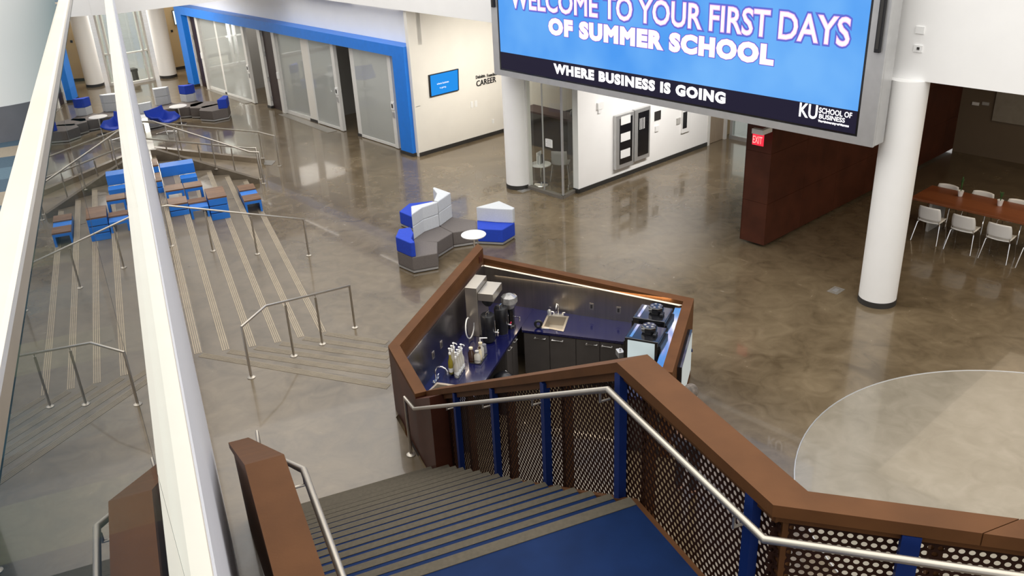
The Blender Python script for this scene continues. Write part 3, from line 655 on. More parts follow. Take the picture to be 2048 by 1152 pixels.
# ================================================================== BIG SCREEN
SCF = 14.34
scr = thing('display_screen', 'giant lit screen with the summer school greeting hanging between two white columns', 'screen', Kp(11.7, 14.6, 3.15))
sp = lambda x, y, c=SCF-.012: onp(x, y, c, nK)
ZT = 7.4
kbox(6.86, 16.55, SCF+.02, 14.70, 3.14, ZT).build('housing', M_SILVER, scr, bevel=.02)
kbox(6.86, 7.16, SCF-.03, SCF+.02, 3.14, ZT).build('bezel_side', M_SILVER, scr); kbox(16.34, 16.55, SCF-.03, SCF+.02, 3.14, ZT).build('bezel_side', M_SILVER, scr)
kbox(7.16, 16.34, SCF-.03, SCF+.02, 3.14, 3.27).build('bezel_bottom', M_SILVER, scr)
kbox(7.16, 16.34, SCF-.01, SCF+.02, 3.27, ZT-.1).build('screen_border', M_BLACKG, scr)
zb = (sp(1000, 105).z+sp(1712, 219).z)/2
kbox(7.21, 16.30, SCF-.014, SCF-.008, zb, ZT-.15).build('display_picture', emissive('led_blue', (.070, .33, .90), .70, (.17, .47, .97)), scr)
kbox(7.21, 16.30, SCF-.014, SCF-.008, 3.31, zb).build('display_band', emissive('led_navy', (.009, .007, .024), .8), scr)
E_TXT = emissive('led_white', (1, .97, .99), 1.25); E_OUT = emissive('led_violet', (.12, .15, .62), .75); E_PINK = emissive('led_pink', (.95, .50, .80), .8)
def scrtext(body, x0, y0, x1, y1, cap, bold, outline=0, pink=0, sp_=1.0):
    a, b = sp(x0, y0), sp(x1, y1); zc = (a.z+b.z)/2; wd = kc(a)[0]-kc(b)[0]
    f = lambda dc: frame(Kp(kc(a)[0], SCF-.016-dc, zc), -eK, Z3)
    if outline: text('display_text_outline', body, f(0), wd, cap, E_OUT, scr, bold, 0, sp_, outline)
    if pink: text('display_text_glow', body, f(.003), wd, cap, E_PINK, scr, bold, 0, sp_, pink)
    text('display_text', body, f(.006), wd, cap, E_TXT, scr, bold, 0, sp_)
hgt = lambda x, y0, y1: abs(sp(x, y0).z-sp(x, y1).z)
scrtext('WELCOME TO YOUR FIRST DAYS', 1022, 17, 1697, 89.5, hgt(1690, 32, 89), .0, .08, .028, 1.0)
scrtext('OF SUMMER SCHOOL', 1098, 72, 1546.5, 127.6, hgt(1540, 85, 127), .06, .05, .02, 1.16)
scrtext('WHERE BUSINESS IS GOING', 1108, 148.5, 1451, 206, hgt(1448, 182, 206), .06, 0, 0, 1.16)
scrtext('KU', 1598, 232, 1634, 240, hgt(1625, 210, 239), .02)
scrtext('SCHOOL OF', 1638, 226, 1704, 236, hgt(1660, 217, 229)*.95, .02); scrtext('BUSINESS', 1638, 238, 1690, 244, hgt(1660, 230, 240)*.95, .02)
scrtext('The University of Kansas', 1636, 246, 1698, 255, hgt(1660, 242, 249)*.9, .015)
a, b = sp(1637, 242), sp(1698, 251); kbox(kc(b)[0], kc(a)[0], SCF-.022, SCF-.016, (a.z+b.z)/2-.006, (a.z+b.z)/2+.006).build('display_rule', E_TXT, scr)
for a0, lab in ((6.93, 'slim black loudspeaker bar on the screen frame next to the white fascia'), (16.38, 'slim black loudspeaker bar on the screen frame above the reception')):
    zz = 4.72
    t = thing('speaker_bar', lab, 'speaker', Kp(a0+.05, SCF-.07, zz), 0, 'loudspeakers on the screen frame')
    kbox(a0, a0+.10, SCF-.09, SCF-.03, zz, zz+1.6).build('speaker_body', M_BLACK, t, bevel=.01); kbox(a0+.025, a0+.075, SCF-.096, SCF-.09, zz+.06, zz+1.54).build('speaker_grille', M_BASE, t)
for a_ in (9.0, 14.5): kbox(a_-.06, a_+.06, 14.70, 14.95, 5.6, 5.75).build('wall_bracket', M_SILVER, scr)

# ================================================================== MAIN STAIR
ZL = 3.86; RS = .172; TR = .285; A0 = 4.224
nz = lambda a: ZL-(a-A0)*RS/TR
PL, PR = .34, 2.5
sr = thing('main_staircase', 'wide blue rubber staircase with grey nosing strips going down to the upper floor', 'staircase', Bp(6, 1.4, UP))
bbox_(-.2, A0, PL-.25, PR, ZL-.16, ZL).build('landing', M_TREAD, sr)
bbox_(A0-.075, A0+.012, PL, PR, ZL, ZL+.005).build('nosing', M_NOSE, sr)
for i in range(1, 17):
    a1 = A0+TR*i; z = ZL-RS*i
    t = bbox_(a1-TR, a1, PL, PR, z-RS, z-.0).build('tread', M_TREAD, sr)
    bbox_(a1-.052, a1+.010, PL, PR, z-.03, z+.004).build('nosing', M_NOSE, t)
def slab_ap(a0, a1, p0, p1, zlo0, zlo1, zhi0, zhi1, mb=None):
    mb = mb or MB(); return mb.prism([xy(Bp(a0, p0)), xy(Bp(a1, p0)), xy(Bp(a1, p1)), xy(Bp(a0, p1))], [zlo0, zlo1, zlo1, zlo0], [zhi0, zhi1, zhi1, zhi0])
AE = 9.0
slab_ap(A0, AE-.1, PR, PR+.05, nz(A0)-.5, nz(AE)-.12, nz(A0)-.02, nz(AE)-.02).build('stringer', M_RUST, sr)
slab_ap(A0, AE-.1, PL-.05, PL, nz(A0)-.5, nz(AE)-.12, nz(A0)-.02, nz(AE)-.02).build('stringer', M_RUST, sr)
bbox_(-.2, A0, PR, PR+.05, ZL-.45, ZL-.02).build('stringer', M_RUST, sr)

g = thing('stair_guard', 'brown capped stair guard with perforated panels and navy posts, turning along the landing', 'guard rail', Bp(6.5, 2.6, 2))
CAPH = .075; OFFC = 4.81-nz(4.43)
cz = lambda a: nz(a)+OFFC
K1 = 4.43; K2 = 2.835; ZC = 4.82; AL = 9.25
d3 = Vector((math.cos(math.radians(-16.8)), math.sin(math.radians(-16.8)), 0)); i2 = Bp(K2, 2.503); o2 = Bp(K2+.01, 2.728)
def capseg(ia, ib, ob, oa, za, zb_, nm='cap'):
    return MB().prism([xy(ia), xy(ib), xy(ob), xy(oa)], [za-CAPH, zb_-CAPH, zb_-CAPH, za-CAPH], [za, zb_, zb_, za]).build(nm, M_RUST, g)
capseg(Bp(AL, 2.5), Bp(K1, 2.5), Bp(K1, 2.73), Bp(AL, 2.73), cz(AL), ZC)
capseg(Bp(K1, 2.5), i2, o2, Bp(K1, 2.73), ZC, ZC)
for s0, s1 in ((0, .955), (.963, 3.2)): capseg(i2+d3*s0, i2+d3*s1, o2+d3*(s1+.02), o2+d3*(s0 if s0 == 0 else s0+.02), ZC, ZC)
TH = .004
UVB = lambda co: (co.dot(eB), co.z)
slab_ap(AL-.35, K1, 2.565, 2.565+TH, nz(AL-.35)-.15, nz(K1)-.15, cz(AL-.35)-CAPH, ZC-CAPH).build('perforated_panel', M_PERF, g, uv=UVB)
bbox_(K2, K1, 2.565, 2.565+TH, ZL-.15, ZC-CAPH).build('perforated_panel', M_PERF, g, uv=UVB)
n3 = Vector((-d3.y, d3.x, 0)); j2 = i2+n3*.065
MB().prism([xy(j2), xy(j2+d3*3.2), xy(j2+d3*3.2+n3*TH), xy(j2+n3*TH)], ZL-.15, ZC-CAPH).build('perforated_panel', M_PERF, g, uv=lambda co: (co.dot(d3), co.z))
# inner trim under the cap
slab_ap(AL-.35, K1, 2.53, 2.56, cz(AL-.35)-CAPH-.07, ZC-CAPH-.07, cz(AL-.35)-CAPH, ZC-CAPH).build('cap_trim', M_RUST, g)
bbox_(K2, K1, 2.53, 2.56, ZC-CAPH-.05, ZC-CAPH).build('cap_trim', M_RUST, g)
MB().prism([xy(i2+n3*.03), xy(i2+n3*.03+d3*3.2), xy(i2+n3*.06+d3*3.2), xy(i2+n3*.06)], ZC-CAPH-.05, ZC-CAPH).build('cap_trim', M_RUST, g)
slab_ap(8.55, AL, 2.36, 2.70, UP, UP, cz(8.55)-CAPH, cz(AL)-CAPH).build('end_panel', M_RUSTD, g)
for a in (8.074, 6.869, 5.66, 4.427, 3.02):
    zt = (cz(a) if a > K1 else ZC)-CAPH; zb0 = (nz(a)-.24) if a > K1-.01 else ZL-.1
    bbox_(a-.035, a+.035, 2.502, 2.56, zb0, zt).build('post', M_BPOST, g)
for a in (8.5, 7.85, 6.64, 5.42, 4.19, 2.86):
    zt = (cz(a) if a > K1 else ZC)-CAPH; zb0 = (nz(a)-.3) if a > K1 else ZL-.3
    bbox_(a-.03, a+.03, 2.575, 2.65, zb0, zt).build('back_post', M_RUST, g)
for s in (.66,): MB().obox(i2+d3*s+n3*.03+Z3*(4.3-i2.z), d3*.045, n3*.03, Z3*.44).build('post', M_BPOST, g)
for s in (.80,): MB().obox(i2+d3*s+n3*.11+Z3*(4.3-i2.z), d3*.03, n3*.03, Z3*.44).build('back_post', M_RUST, g)
# handrails of the main stair
hr = thing('stair_handrail', 'round steel handrail along the perforated stair guard', 'handrail', Bp(9.37, 2.27, UP))
hz = lambda a: 4.66+(4.39-a)*.6035
PH = 2.415
MB().tube([Bp(9.37, 2.27, UP+.01), Bp(9.37, 2.27, 1.80), Bp(9.08, 2.30, 1.80), Bp(4.39, PH, 4.66), Bp(2.775, PH, 4.68), Bp(2.775, PH, 4.68)+d3*3.0], .0215, 12).build('rail', M_STEEL, hr, smooth=True)
MB().lathe([(.06, 0), (.06, .012), (.025, .03)], Bp(9.37, 2.27, UP)).build('foot_flange', M_STEEL, hr, smooth=True)
for a in (8.074, 6.869, 5.66, 4.50, 3.02):
    z = hz(a) if a > 4.39 else 4.66
    MB().tube([Bp(a, PH, z-.02), Bp(a, PH, z-.09), Bp(a, 2.49, z-.09)], .009, 8).build('bracket', M_STEEL, hr, smooth=True)
g = thing('stair_guard', 'brown capped stair guard on the open side of the stairs, by the white ledge', 'guard rail', Bp(6, .2, 2))
P0, P1 = .115, .335
capseg(Bp(9.0, P0), Bp(4.40, P0), Bp(4.40, P1), Bp(9.0, P1), cz(9.0)-.0, ZC); capseg(Bp(4.40, P0), Bp(.4, P0), Bp(.4, P1), Bp(4.40, P1), ZC, ZC)
slab_ap(9.0, 4.4, P0+.03, P0+.06, nz(9.0)-.15, nz(4.4)-.5, cz(9.0)-CAPH, ZC-CAPH).build('outer_panel', M_RUST, g); bbox_(.4, 4.4, P0+.03, P0+.06, ZL-.5, ZC-CAPH).build('outer_panel', M_RUST, g)
slab_ap(9.0, 4.4, P1-.06, P1-.056, nz(9.0)-.1, nz(4.4)-.1, cz(9.0)-CAPH, ZC-CAPH).build('perforated_panel', M_PERF, g, uv=UVB)
for a in (8.0, 6.8, 5.6, 4.5): bbox_(a-.035, a+.035, P1-.05, P1-.01, nz(a)-.1, cz(a)-CAPH).build('post', M_BPOST, g)
hr = thing('stair_handrail', 'round steel handrail beside the stair guard by the white ledge', 'handrail', Bp(9.37, .45, UP))
PH = .43
MB().tube([Bp(9.45, PH+.03, UP+.01), Bp(9.45, PH+.03, 1.80), Bp(9.1, PH, 1.80), Bp(4.44, PH, 4.65), Bp(.6, PH, 4.66)], .0215, 12).build('rail', M_STEEL, hr, smooth=True)
for a in (8.0, 6.8, 5.6, 4.5): MB().tube([Bp(a, PH, hz(a)-.03), Bp(a, PH, hz(a)-.09), Bp(a, P1-.02, hz(a)-.09)], .009, 8).build('bracket', M_STEEL, hr, smooth=True)
MB().lathe([(.06, 0), (.06, .012), (.025, .03)], Bp(9.45, PH+.03, UP)).build('foot_flange', M_STEEL, hr, smooth=True)

# ================================================================== OTHER HANDRAILS
def steprail(lab, pts, posts, group='handrails on the broad steps', r=.02, lower=None):
    t = thing('step_handrail', lab, 'handrail', posts[0][0], 0, group)
    MB().tube(pts, r, 10).build('rail', M_STEEL, t, smooth=True)
    for b, top_ in posts:
        MB().tube([b, Vector((b.x, b.y, top_-.06))], .019, 10).build('post', M_STEEL, t, smooth=True)
        MB().tube([Vector((b.x, b.y, top_-.06)), Vector((b.x, b.y, top_))], .008, 8).build('post_pin', M_STEEL, t, smooth=True)
        MB().lathe([(.06, 0), (.06, .01), (.022, .025)], b).build('foot_flange', M_STEEL, t, smooth=True)
    return t
b0 = P(503, 755, UP); b3 = P(710, 655, 0); b1 = P(588, 712, .624); b2 = P(645, 688, .312)
HH = .87
k = b0+(b3-b0)*.2; ke = Vector((k.x, k.y, UP+HH))
lin = lambda q: UP+HH+((q-ke).xy.length/(b3-ke).xy.length)*(HH-UP-HH)
steprail('short steel handrail crossing the near corner of the broad steps by the kiosk', [b0+Z3*.02, Vector((b0.x, b0.y, UP+HH)), ke, Vector((b3.x, b3.y, HH)), b3+Z3*.02], [(b0, UP+HH), (b1, lin(b1)), (b2, lin(b2)), (b3, HH)])
b0 = P(426, 502, .624); b1 = P(515, 508, .312); b2 = P(618, 511, 0)
dv = (b2-b0); dv.z = 0; dv = dv/ (PN[5]-PN[2]+.55)
pk = lambda p_: b2+dv*((p_-b2.dot(nB))/dv.dot(nB)); bs = pk(-.03); kk = pk(.06)
steprail('long steel handrail crossing the middle of the broad steps behind the stair corner', [Vector((bs.x, bs.y, UP+.02)), Vector((bs.x, bs.y, UP+HH)), Vector((kk.x, kk.y, UP+HH)), Vector((b2.x, b2.y, HH)), b2+Z3*.02],
         [(Vector((bs.x, bs.y, UP)), UP+HH), (b0, UP+HH-(b0-kk).xy.length/(b2-kk).xy.length*UP), (b1, UP+HH-(b1-kk).xy.length/(b2-kk).xy.length*UP), (b2, HH)])
# rails at the ramp: A on the steps by the kerb, C on the near edge of the ramp, B on its far wall
e0 = P(528, 367, 0); dA = (k1-k0); dA.z = 0; dA.normalize(); Ls = (k1-k0).xy.length; oA = Vector((0, -.35, 0))
a1 = e0+dA*.25; aT = e0+dA*2.72
steprail('steel handrail descending beside the sloping kerb', [e0+Z3*.02, e0+Z3*.90, a1+Z3*.92, Vector((aT.x, aT.y, UP+.94)), Vector((aT.x, aT.y, UP+.94))+dA*.9],
         [(e0, .9), (Vector((*xy(e0+dA*1.25), .468)), 1.33), (Vector((*xy(e0+dA*2.2), .78)), 1.70)], 'handrails at the ramp', .024)
e1 = P(522, 358, 0); rs = .075
pts = [e1+Z3*.02, e1+Z3*.9, e1+rd*.25+Z3*.9]+[e1+rd*4.5+Z3*(.9+rs*4.2)]
steprail('steel handrail along the near edge of the ramp', pts, [(e1, .9)]+[(e1+rd*s+Z3*(rs*s), .9+rs*(s-.2)) for s in (.75, 1.75, 2.75, 3.6)], 'handrails at the ramp', .024)
e2 = P(559, 332, 0); m2 = r0+rn*.08
pts = [e2+Z3*.02, e2+Z3*.9, m2+Z3*.95]+[m2+rd*4.5+Z3*(.95+rs*4.5)]
steprail('steel handrail on the far wall of the ramp', pts, [(e2, .9), (m2+Z3*.15, .95)]+[(m2+rd*s+Z3*(.15+rs*s), .95+rs*s) for s in (1.3, 2.6, 3.7)], 'handrails at the ramp', .024)

# ================================================================== SECOND FLOOR EDGE AND GLASS GUARD
Z2 = 6.2
struct(bbox_(-3, 34, -12, -.16, Z2-.09, Z2).build('floor_balcony', M_CARPET))
lg = struct(bbox_(-3, 34, -.16, -.080, Z2-.06, Z2).build('trim_20', M_LEDGE))
bbox_(-3, 34, -.16, -.086, Z2-.5, Z2-.06).build('ledge_groove', M_SILVER, lg)
struct(bbox_(-3, 25.3, -.30, -.074, UP, Z2-.10).build('wall_balcony', M_FASCIA))
gp = thing('glass_guard', 'frameless glass guard panels with a steel top rail along the white ledge', 'guard rail', Bp(2, -.135, Z2))
for i, (a0, a1) in enumerate(((-1.2, .26), (.268, 1.745), (1.753, 5.0), (5.008, 8.4), (8.408, 12), (12.008, 16))):
    bbox_(a0, a1, -.142, -.131, Z2+.001, 7.46).build('glass_pane', M_GUARDG, gp)
    bbox_(a1, a1+.006, -.136, -.131, Z2+.001, 7.46).build('pane_joint', M_BASE, gp)
bbox_(-1.4, 16, -.160, -.128, 7.465, 7.495).build('top_rail', mat('satin_rail', (.55, .50, .42), .38, .9, var=.05), gp, bevel=.006)
column('round_column', 'big white round column on the upper floor behind the glass guard', Bp(7.5, -.98), .56, 3.4, Z2, .24, mat('column_base_grey', (.16, .16, .18), .5))

# ================================================================== COFFEE KIOSK
def voff(poly, d):                       # offset an open polyline to its right by d
    out = []
    for i, p in enumerate(poly):
        p = Vector(xy(p)); ds = []
        if i > 0: ds.append((p-Vector(xy(poly[i-1]))).normalized())
        if i < len(poly)-1: ds.append((Vector(xy(poly[i+1]))-p).normalized())
        ns = [Vector((q.y, -q.x)) for q in ds]; b = sum(ns, Vector((0, 0))).normalized(); out.append(p+b*d/max(b.dot(ns[0]), .3))
    return out
Gk = Bp(9.2, 2.36); TI = Vector((-.47, 14.0)); dbk = Vector((math.cos(math.radians(-23)), math.sin(math.radians(-23))))
Rk = P(1388, 597, 1.42); Ek = P(1345, 745, 1.42)
Tk = Vector((-.55, 14.14)); OUT = [Gk, LFc, Tk, Rk, Ek]
OUT = [Vector(xy(q)) for q in OUT]; TW = .15
INN = voff(OUT, TW); INL = voff(OUT, TW+.012); INS = voff(OUT, TW+.024)
kz = [1.93, 1.95, 1.95, 1.42, 1.42]
ki = thing('coffee_kiosk', 'brown walled coffee kiosk lined with stainless steel under a lit strip', 'kiosk', (.6, 12, 0))
segz = [(1.93, 1.95), (1.95, 1.93), (1.74, 1.42), (1.42, 1.42)]
for i in range(4):
    z0, z1 = segz[i]; q = [OUT[i], OUT[i+1], INN[i+1], INN[i]]; zz = [z0, z1, z1, z0]
    lo = UP if i == 0 else 0
    MB().prism(q, lo, [z-.055 for z in zz]).build('wall_panel', M_RUST if i else M_RUSTD, ki)
    MB().prism(q, [z-.05 for z in zz], zz).build('wall_cap', M_RUST, ki)
    sz = [(0, 0), (1.67, 1.66), (1.60, 1.34), (1.36, 1.36)][i]
    if i in (1, 2):
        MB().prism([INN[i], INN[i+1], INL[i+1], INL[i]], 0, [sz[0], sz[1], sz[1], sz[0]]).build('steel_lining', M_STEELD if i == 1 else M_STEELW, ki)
        MB().prism([INN[i], INN[i+1], INS[i+1], INS[i]], [sz[0], sz[1], sz[1], sz[0]], [sz[0]+.014, sz[1]+.014, sz[1]+.014, sz[0]+.014]).build('light_strip', M_LEDW if i == 2 else M_CHROME, ki)
INR = voff(OUT, TW+.11)
MB().prism([INN[3], INN[4], INR[4], INR[3]], 1.33, 1.36).build('steel_ledge', M_CHROME, ki)
MB().prism([INN[3], INN[4], INL[4], INL[3]], 0, 1.33).build('steel_lining', M_STEELW, ki)
# joints in the back cap and the square plate near the corner
dL = (OUT[2]-OUT[1]).normalized(); nL = Vector((dL.y, -dL.x))
q = OUT[2]-dL*.32+nL*(TW+.004); MB().obox((q.x, q.y, 1.80), dL.to_3d()*.07, nL.to_3d()*.006, Z3*.06).build('cover_plate', M_RUSTD, ki)
# light from the strip
def strip_light(p0, p1, z, pw):
    p0, p1 = Vector(xy(p0)), Vector(xy(p1)); c = (p0+p1)/2; d = p1-p0
    area('led_strip_light', (c.x, c.y, z), d.length*.9, .03, pw, (1, .82, .6), (0, 0, math.atan2(d.y, d.x)))
strip_light(INS[1], INS[2], 1.655, 5); strip_light(INS[2], INS[3], 1.45, 6)
# counters
CT = .92
fl0 = Vector(xy(P(1068, 612, CT))); fl1 = Vector(xy(P(972, 758, CT))); fd = (fl1-fl0).normalized()
fl1 = fl1+fd*.62; bi = INL[1]+dL*.12
fr0 = Vector(xy(P(1046, 660, CT))); fr1 = Vector(xy(P(1244, 683, CT))); gd = (fr1-fr0).normalized()
lc = [INL[2]-dL*.01, fl0-Vector((0, .05)), fl1, bi]
kc_l = thing('kiosk_counter', 'navy speckled counter along the tall kiosk wall, with brewers and syrups on it', 'counter', (lc[1].x, lc[1].y, 0))
top_l = MB().prism(lc, CT-.04, CT).build('counter_top', M_COUNTER, kc_l)
ins = lambda a, b, t: a+(b-a)*t
cb = [ins(lc[1], lc[0], .06), ins(lc[2], lc[3], .06)]
ca, cbb = ins(*cb, .28), ins(*cb, .46)
nF = Vector((-fd.y, fd.x)); nF = nF if nF.dot(lc[0]-lc[1]) > 0 else -nF
MB().prism([ca, cbb, cbb+nF*.5, ca+nF*.5], .1, CT-.041).build('cabinet', M_CAB, kc_l)
MB().prism([ca+nF*.05, cbb+nF*.05, cbb+nF*.5, ca+nF*.5], 0, .1).build('plinth', M_BASE, kc_l)
for t0, t1 in ((.02, .48), (.52, .98)):
    a_, b_ = ins(ca, cbb, t0), ins(ca, cbb, t1)
    dr = MB().prism([a_, b_, b_-nF*.018, a_-nF*.018], .11, CT-.06).build('door', M_CAB, kc_l)
    h0, h1 = ins(a_, b_, .3)-nF*.045, ins(a_, b_, .7)-nF*.045
    MB().tube([(h0+nF*.03).to_3d()+Z3*.80, h0.to_3d()+Z3*.80, h1.to_3d()+Z3*.80, (h1+nF*.03).to_3d()+Z3*.80], .009, 8).build('handle', M_PULL, dr, smooth=True)
endp = ins(*cb, .97); MB().prism([endp, endp+fd*.04, endp+fd*.04+nF*.5, endp+nF*.5], 0, CT-.041).build('support_panel', M_CAB, kc_l)
rc = [fr0-gd*.02, fr1+gd*.10, Vector(xy(P(1262, 638, CT)))+gd*.04, Vector(xy(P(1080, 614, CT)))-gd*.06]
kc_r = thing('kiosk_counter', 'navy speckled counter with the square sink and charcoal cabinets below', 'counter', (fr0.x, fr0.y, 0))
rc2 = [rc[0], rc[1]+gd*1.0, INL[3]-dbk*.02, INL[2]+dbk*.62]
top_r = MB().prism(rc2, CT-.044, CT-.004).build('counter_top', M_COUNTER, kc_r)
nG = Vector((-gd.y, gd.x)); f0 = fr0+nG*.03; f1 = fr1+gd*.75+nG*.03
cab_r = MB().prism([f0, f1, f1+nG*.55, f0+nG*.55], .1, CT-.046).build('cabinet', M_CAB, kc_r); MB().prism([f0+nG*.06, f1+nG*.06, f1+nG*.55, f0+nG*.55], 0, .1).build('plinth', M_BASE, kc_r)
L4 = (fr1-fr0).length; bounds = (.0, .27, .54, .78, 1.0)
for k in range(4):
    a_, b_ = fr0+gd*(L4*bounds[k]+.008)+nG*.03, fr0+gd*(L4*bounds[k+1]-.008)+nG*.03
    dr = MB().prism([a_, b_, b_-nG*.018, a_-nG*.018], .11, CT-.06).build('door', M_CAB, kc_r)
    t0, t1 = ((.45, .85), (.1, .5), (.45, .9), (.1, .55))[k]
    h0, h1 = ins(a_, b_, t0)-nG*.045, ins(a_, b_, t1)-nG*.045
    MB().tube([(h0+nG*.03).to_3d()+Z3*.80, h0.to_3d()+Z3*.80, h1.to_3d()+Z3*.80, (h1+nG*.03).to_3d()+Z3*.80], .010, 8).build('handle', M_PULL, dr, smooth=True)
CZ = CT-.004
dR0 = (OUT[4]-OUT[3]).normalized(); nR0 = Vector((dR0.y, -dR0.x))
INQ = voff(OUT, TW+.62)
kc_s = thing('kiosk_counter', 'navy counter along the low kiosk wall, under the espresso machines', 'counter', (INQ[4].x, INQ[4].y, 0))
pA, pB = INL[3]+dR0*.72, INL[4]-dR0*.05
MB().prism([pA, pB, pB+nR0*.62, pA+nR0*.62], CT-.044, CT-.004).build('counter_top', M_COUNTER, kc_s)
MB().prism([pA, pB, pB+nR0*.58, pA+nR0*.58], .1, CT-.046).build('cabinet', M_CAB, kc_s); MB().prism([pA, pB, pB+nR0*.5, pA+nR0*.5], 0, .1).build('plinth', M_BASE, kc_s)
def sink(nm, lab, corners, drop, cut):
    q = [P(x, y, CZ+.004) for x, y in corners]; c = sum(q, Vector())/4
    t = thing(nm, lab, 'sink', c); inn = [c+(p-c)*.82 for p in q]; low = [c+(p-c)*.70-Z3*drop for p in q]
    for cut_o in cut:                   # open the counter for the bowl
        cb_ = MB().prism([xy(c+(p-c)*.9) for p in q], CZ-drop-.03, CZ+.2).build('cutter', M_STEEL)
        md = cut_o.modifiers.new('sink_hole', 'BOOLEAN'); md.object = cb_; md.operation = 'DIFFERENCE'; md.solver = 'EXACT'
        bpy.context.view_layer.update(); dg = bpy.context.evaluated_depsgraph_get(); me = bpy.data.meshes.new_from_object(cut_o.evaluated_get(dg))
        cut_o.modifiers.remove(md); cut_o.data = me; bpy.data.objects.remove(cb_)
    mb = MB(); v = [[mb.bm.verts.new(p+Z3*dz) for p in r] for r, dz in ((q, -.002), (q, .006), (inn, .006), (low, 0))]
    for i in range(3):
        for j in range(4): mb.bm.faces.new((v[i][j], v[i][(j+1) % 4], v[i+1][(j+1) % 4], v[i+1][j]))
    mb.bm.faces.new(v[3][::-1])
    mb.build('basin', M_STEEL, t); MB().cyl(c-Z3*(drop-.001), .03, .003, 16).build('drain', M_CHROME, t, smooth=True); return t, c, q
def gooseneck(t, b, dirv, h=.26, r=.09, knobs=True):
    dirv = Vector(dirv).normalized(); pts = [b, b+Z3*(h*.65)]
    for k in range(1, 8): an = math.pi*k/7; pts.append(b+Z3*(h*.65+r*math.sin(an))+dirv*(r-r*math.cos(an)))
    pts.append(pts[-1]-Z3*.03); MB().tube(pts, .009, 8).build('spout', M_CHROME, t, smooth=True)
    sd = dirv.cross(Z3)
    if knobs:
        for s in (-1, 1): q = b+sd*s*.075; MB().cyl(q, .012, .05, 12).tube([q+Z3*.05, q+Z3*.055+sd*s*.04], .007, 8).build('tap_handle', M_CHROME, t, smooth=True)
        MB().obox(b+Z3*.01, sd*.095, dirv*.022, Z3*.01).build('tap_base', M_CHROME, t)
t, c, q = sink('counter_sink', 'small square steel sink in the back counter under a gooseneck tap', ((1094.5, 630), (1138, 633), (1127, 663.5), (1083, 655)), .14, [top_r, cab_r])
gooseneck(t, (q[0]+q[1])/2+(q[0]-q[3]).normalized()*.02+Z3*.002, q[3]-q[0])
t2, c2, q2 = sink('counter_sink', 'steel sink in the counter end next to the stair guard', ((874, 765), (918, 771), (880, 806), (838, 800)), .14, [top_l])
gooseneck(t2, q2[0]+(q2[0]-q2[3]).normalized()*.03+Vector((-.03, .02, .002)), q2[1]-q2[0], .24, .10, True)
sb = thing('soap_dispenser', 'clear soap dispenser standing behind the square sink', 'dispenser', P(1100, 632, CZ))
c = P(1099, 631, CZ); MB().lathe([(.03, 0), (.034, .02), (.034, .09), (.014, .115)], c).build('bottle_body', M_SILVER, sb, smooth=True); MB().tube([c+Z3*.11, c+Z3*.16, c+Z3*.165+Vector((.03, -.03, 0))], .006, 8).build('pump', M_CHROME, sb, smooth=True)
tp = thing('tape_roll', 'black tape roll with a pale strip beside the square sink', 'tape', P(1076, 655, CZ))
c = P(1077, 656, CZ)+Z3*.075
mb = MB(); mb.tube([c+Vector((math.cos(k*.3142*1), 0, math.sin(k*.3142)))*.052 for k in range(21)], .022, 10, False); mb.build('roll', M_BLACK, tp, smooth=True)
MB().obox(c+Vector((.11, -.04, -.066)), Vector((.06, -.015, 0)), Vector((.004, .015, 0)), Z3*.006).build('strip', M_SILVER, tp)
for x, y, lab in ((1183, 613, 'steel outlet on the back wall of the kiosk near the sink'), (1237, 620.5, 'steel outlet on the back wall of the kiosk near the espresso machines')):
    nb = Vector((-dbk.y, dbk.x, 0)); dd_ = (INL[3]-INL[2]).normalized(); nbn = Vector((-dd_.y, dd_.x, 0)); q = onp(x, y, INL[2].to_3d().dot(nbn)-.004, nbn)
    t = thing('wall_outlet', lab, 'outlet', q, 0, 'outlets on the kiosk walls'); MB().obox(q, dd_.to_3d()*.036, nbn*.004, Z3*.058).build('cover_plate', M_STEEL, t); MB().obox(q-nbn*.005, dd_.to_3d()*.018, nbn*.002, Z3*.034).build('socket', M_BASE, t)
nl3 = nL.to_3d()
for x, y, lab in ((867, 710, 'outlet on the tall kiosk wall behind the syrup bottles'), (883, 689, 'outlet on the tall kiosk wall nearer the brewer')):
    q = onp(x, y, INL[1].to_3d().dot(nl3)+.004, nl3); t = thing('wall_outlet', lab, 'outlet', q, 0, 'outlets on the kiosk walls'); MB().obox(q, dL.to_3d()*.036, nl3*.004, Z3*.058).build('cover_plate', M_STEEL, t); MB().obox(q+nl3*.005, dL.to_3d()*.018, nl3*.002, Z3*.034).build('socket', M_BASE, t)
# brewer: tall tank, head arm
bw = thing('coffee_brewer', 'tall stainless coffee brewer with an overhanging head on the navy counter', 'coffee maker', P(947, 670, CT))
b0 = P(936, 671, CT); ux = dL.to_3d(); uy = nl3
w_, dp, hb = .235, .40, .72
def bx(o, p0, p1, a0, a1, z0, z1): return MB().prism([xy(o+uy*p0+ux*a0), xy(o+uy*p1+ux*a0), xy(o+uy*p1+ux*a1), xy(o+uy*p0+ux*a1)], z0, z1)
bx(b0, 0, .20, 0, .50, CT, CT+.86).build('tank', M_STEEL, bw, bevel=.006)
bx(b0, .205, .46, .02, .48, CT+.64, CT+.77).build('head', M_STEEL, bw, bevel=.006)
bx(b0, .2, .46, 0, .50, CT, CT+.03).build('drip_base', M_BLACK, bw)
MB().lathe([(.05, 0), (.095, .06), (.10, .12)], b0+uy*.33+ux*.13+Z3*.52).build('brew_basket', M_BLACK, bw, smooth=True)
MB().lathe([(.05, 0), (.095, .06), (.10, .12)], b0+uy*.33+ux*.37+Z3*.52).build('brew_basket', M_BLACK, bw, smooth=True)
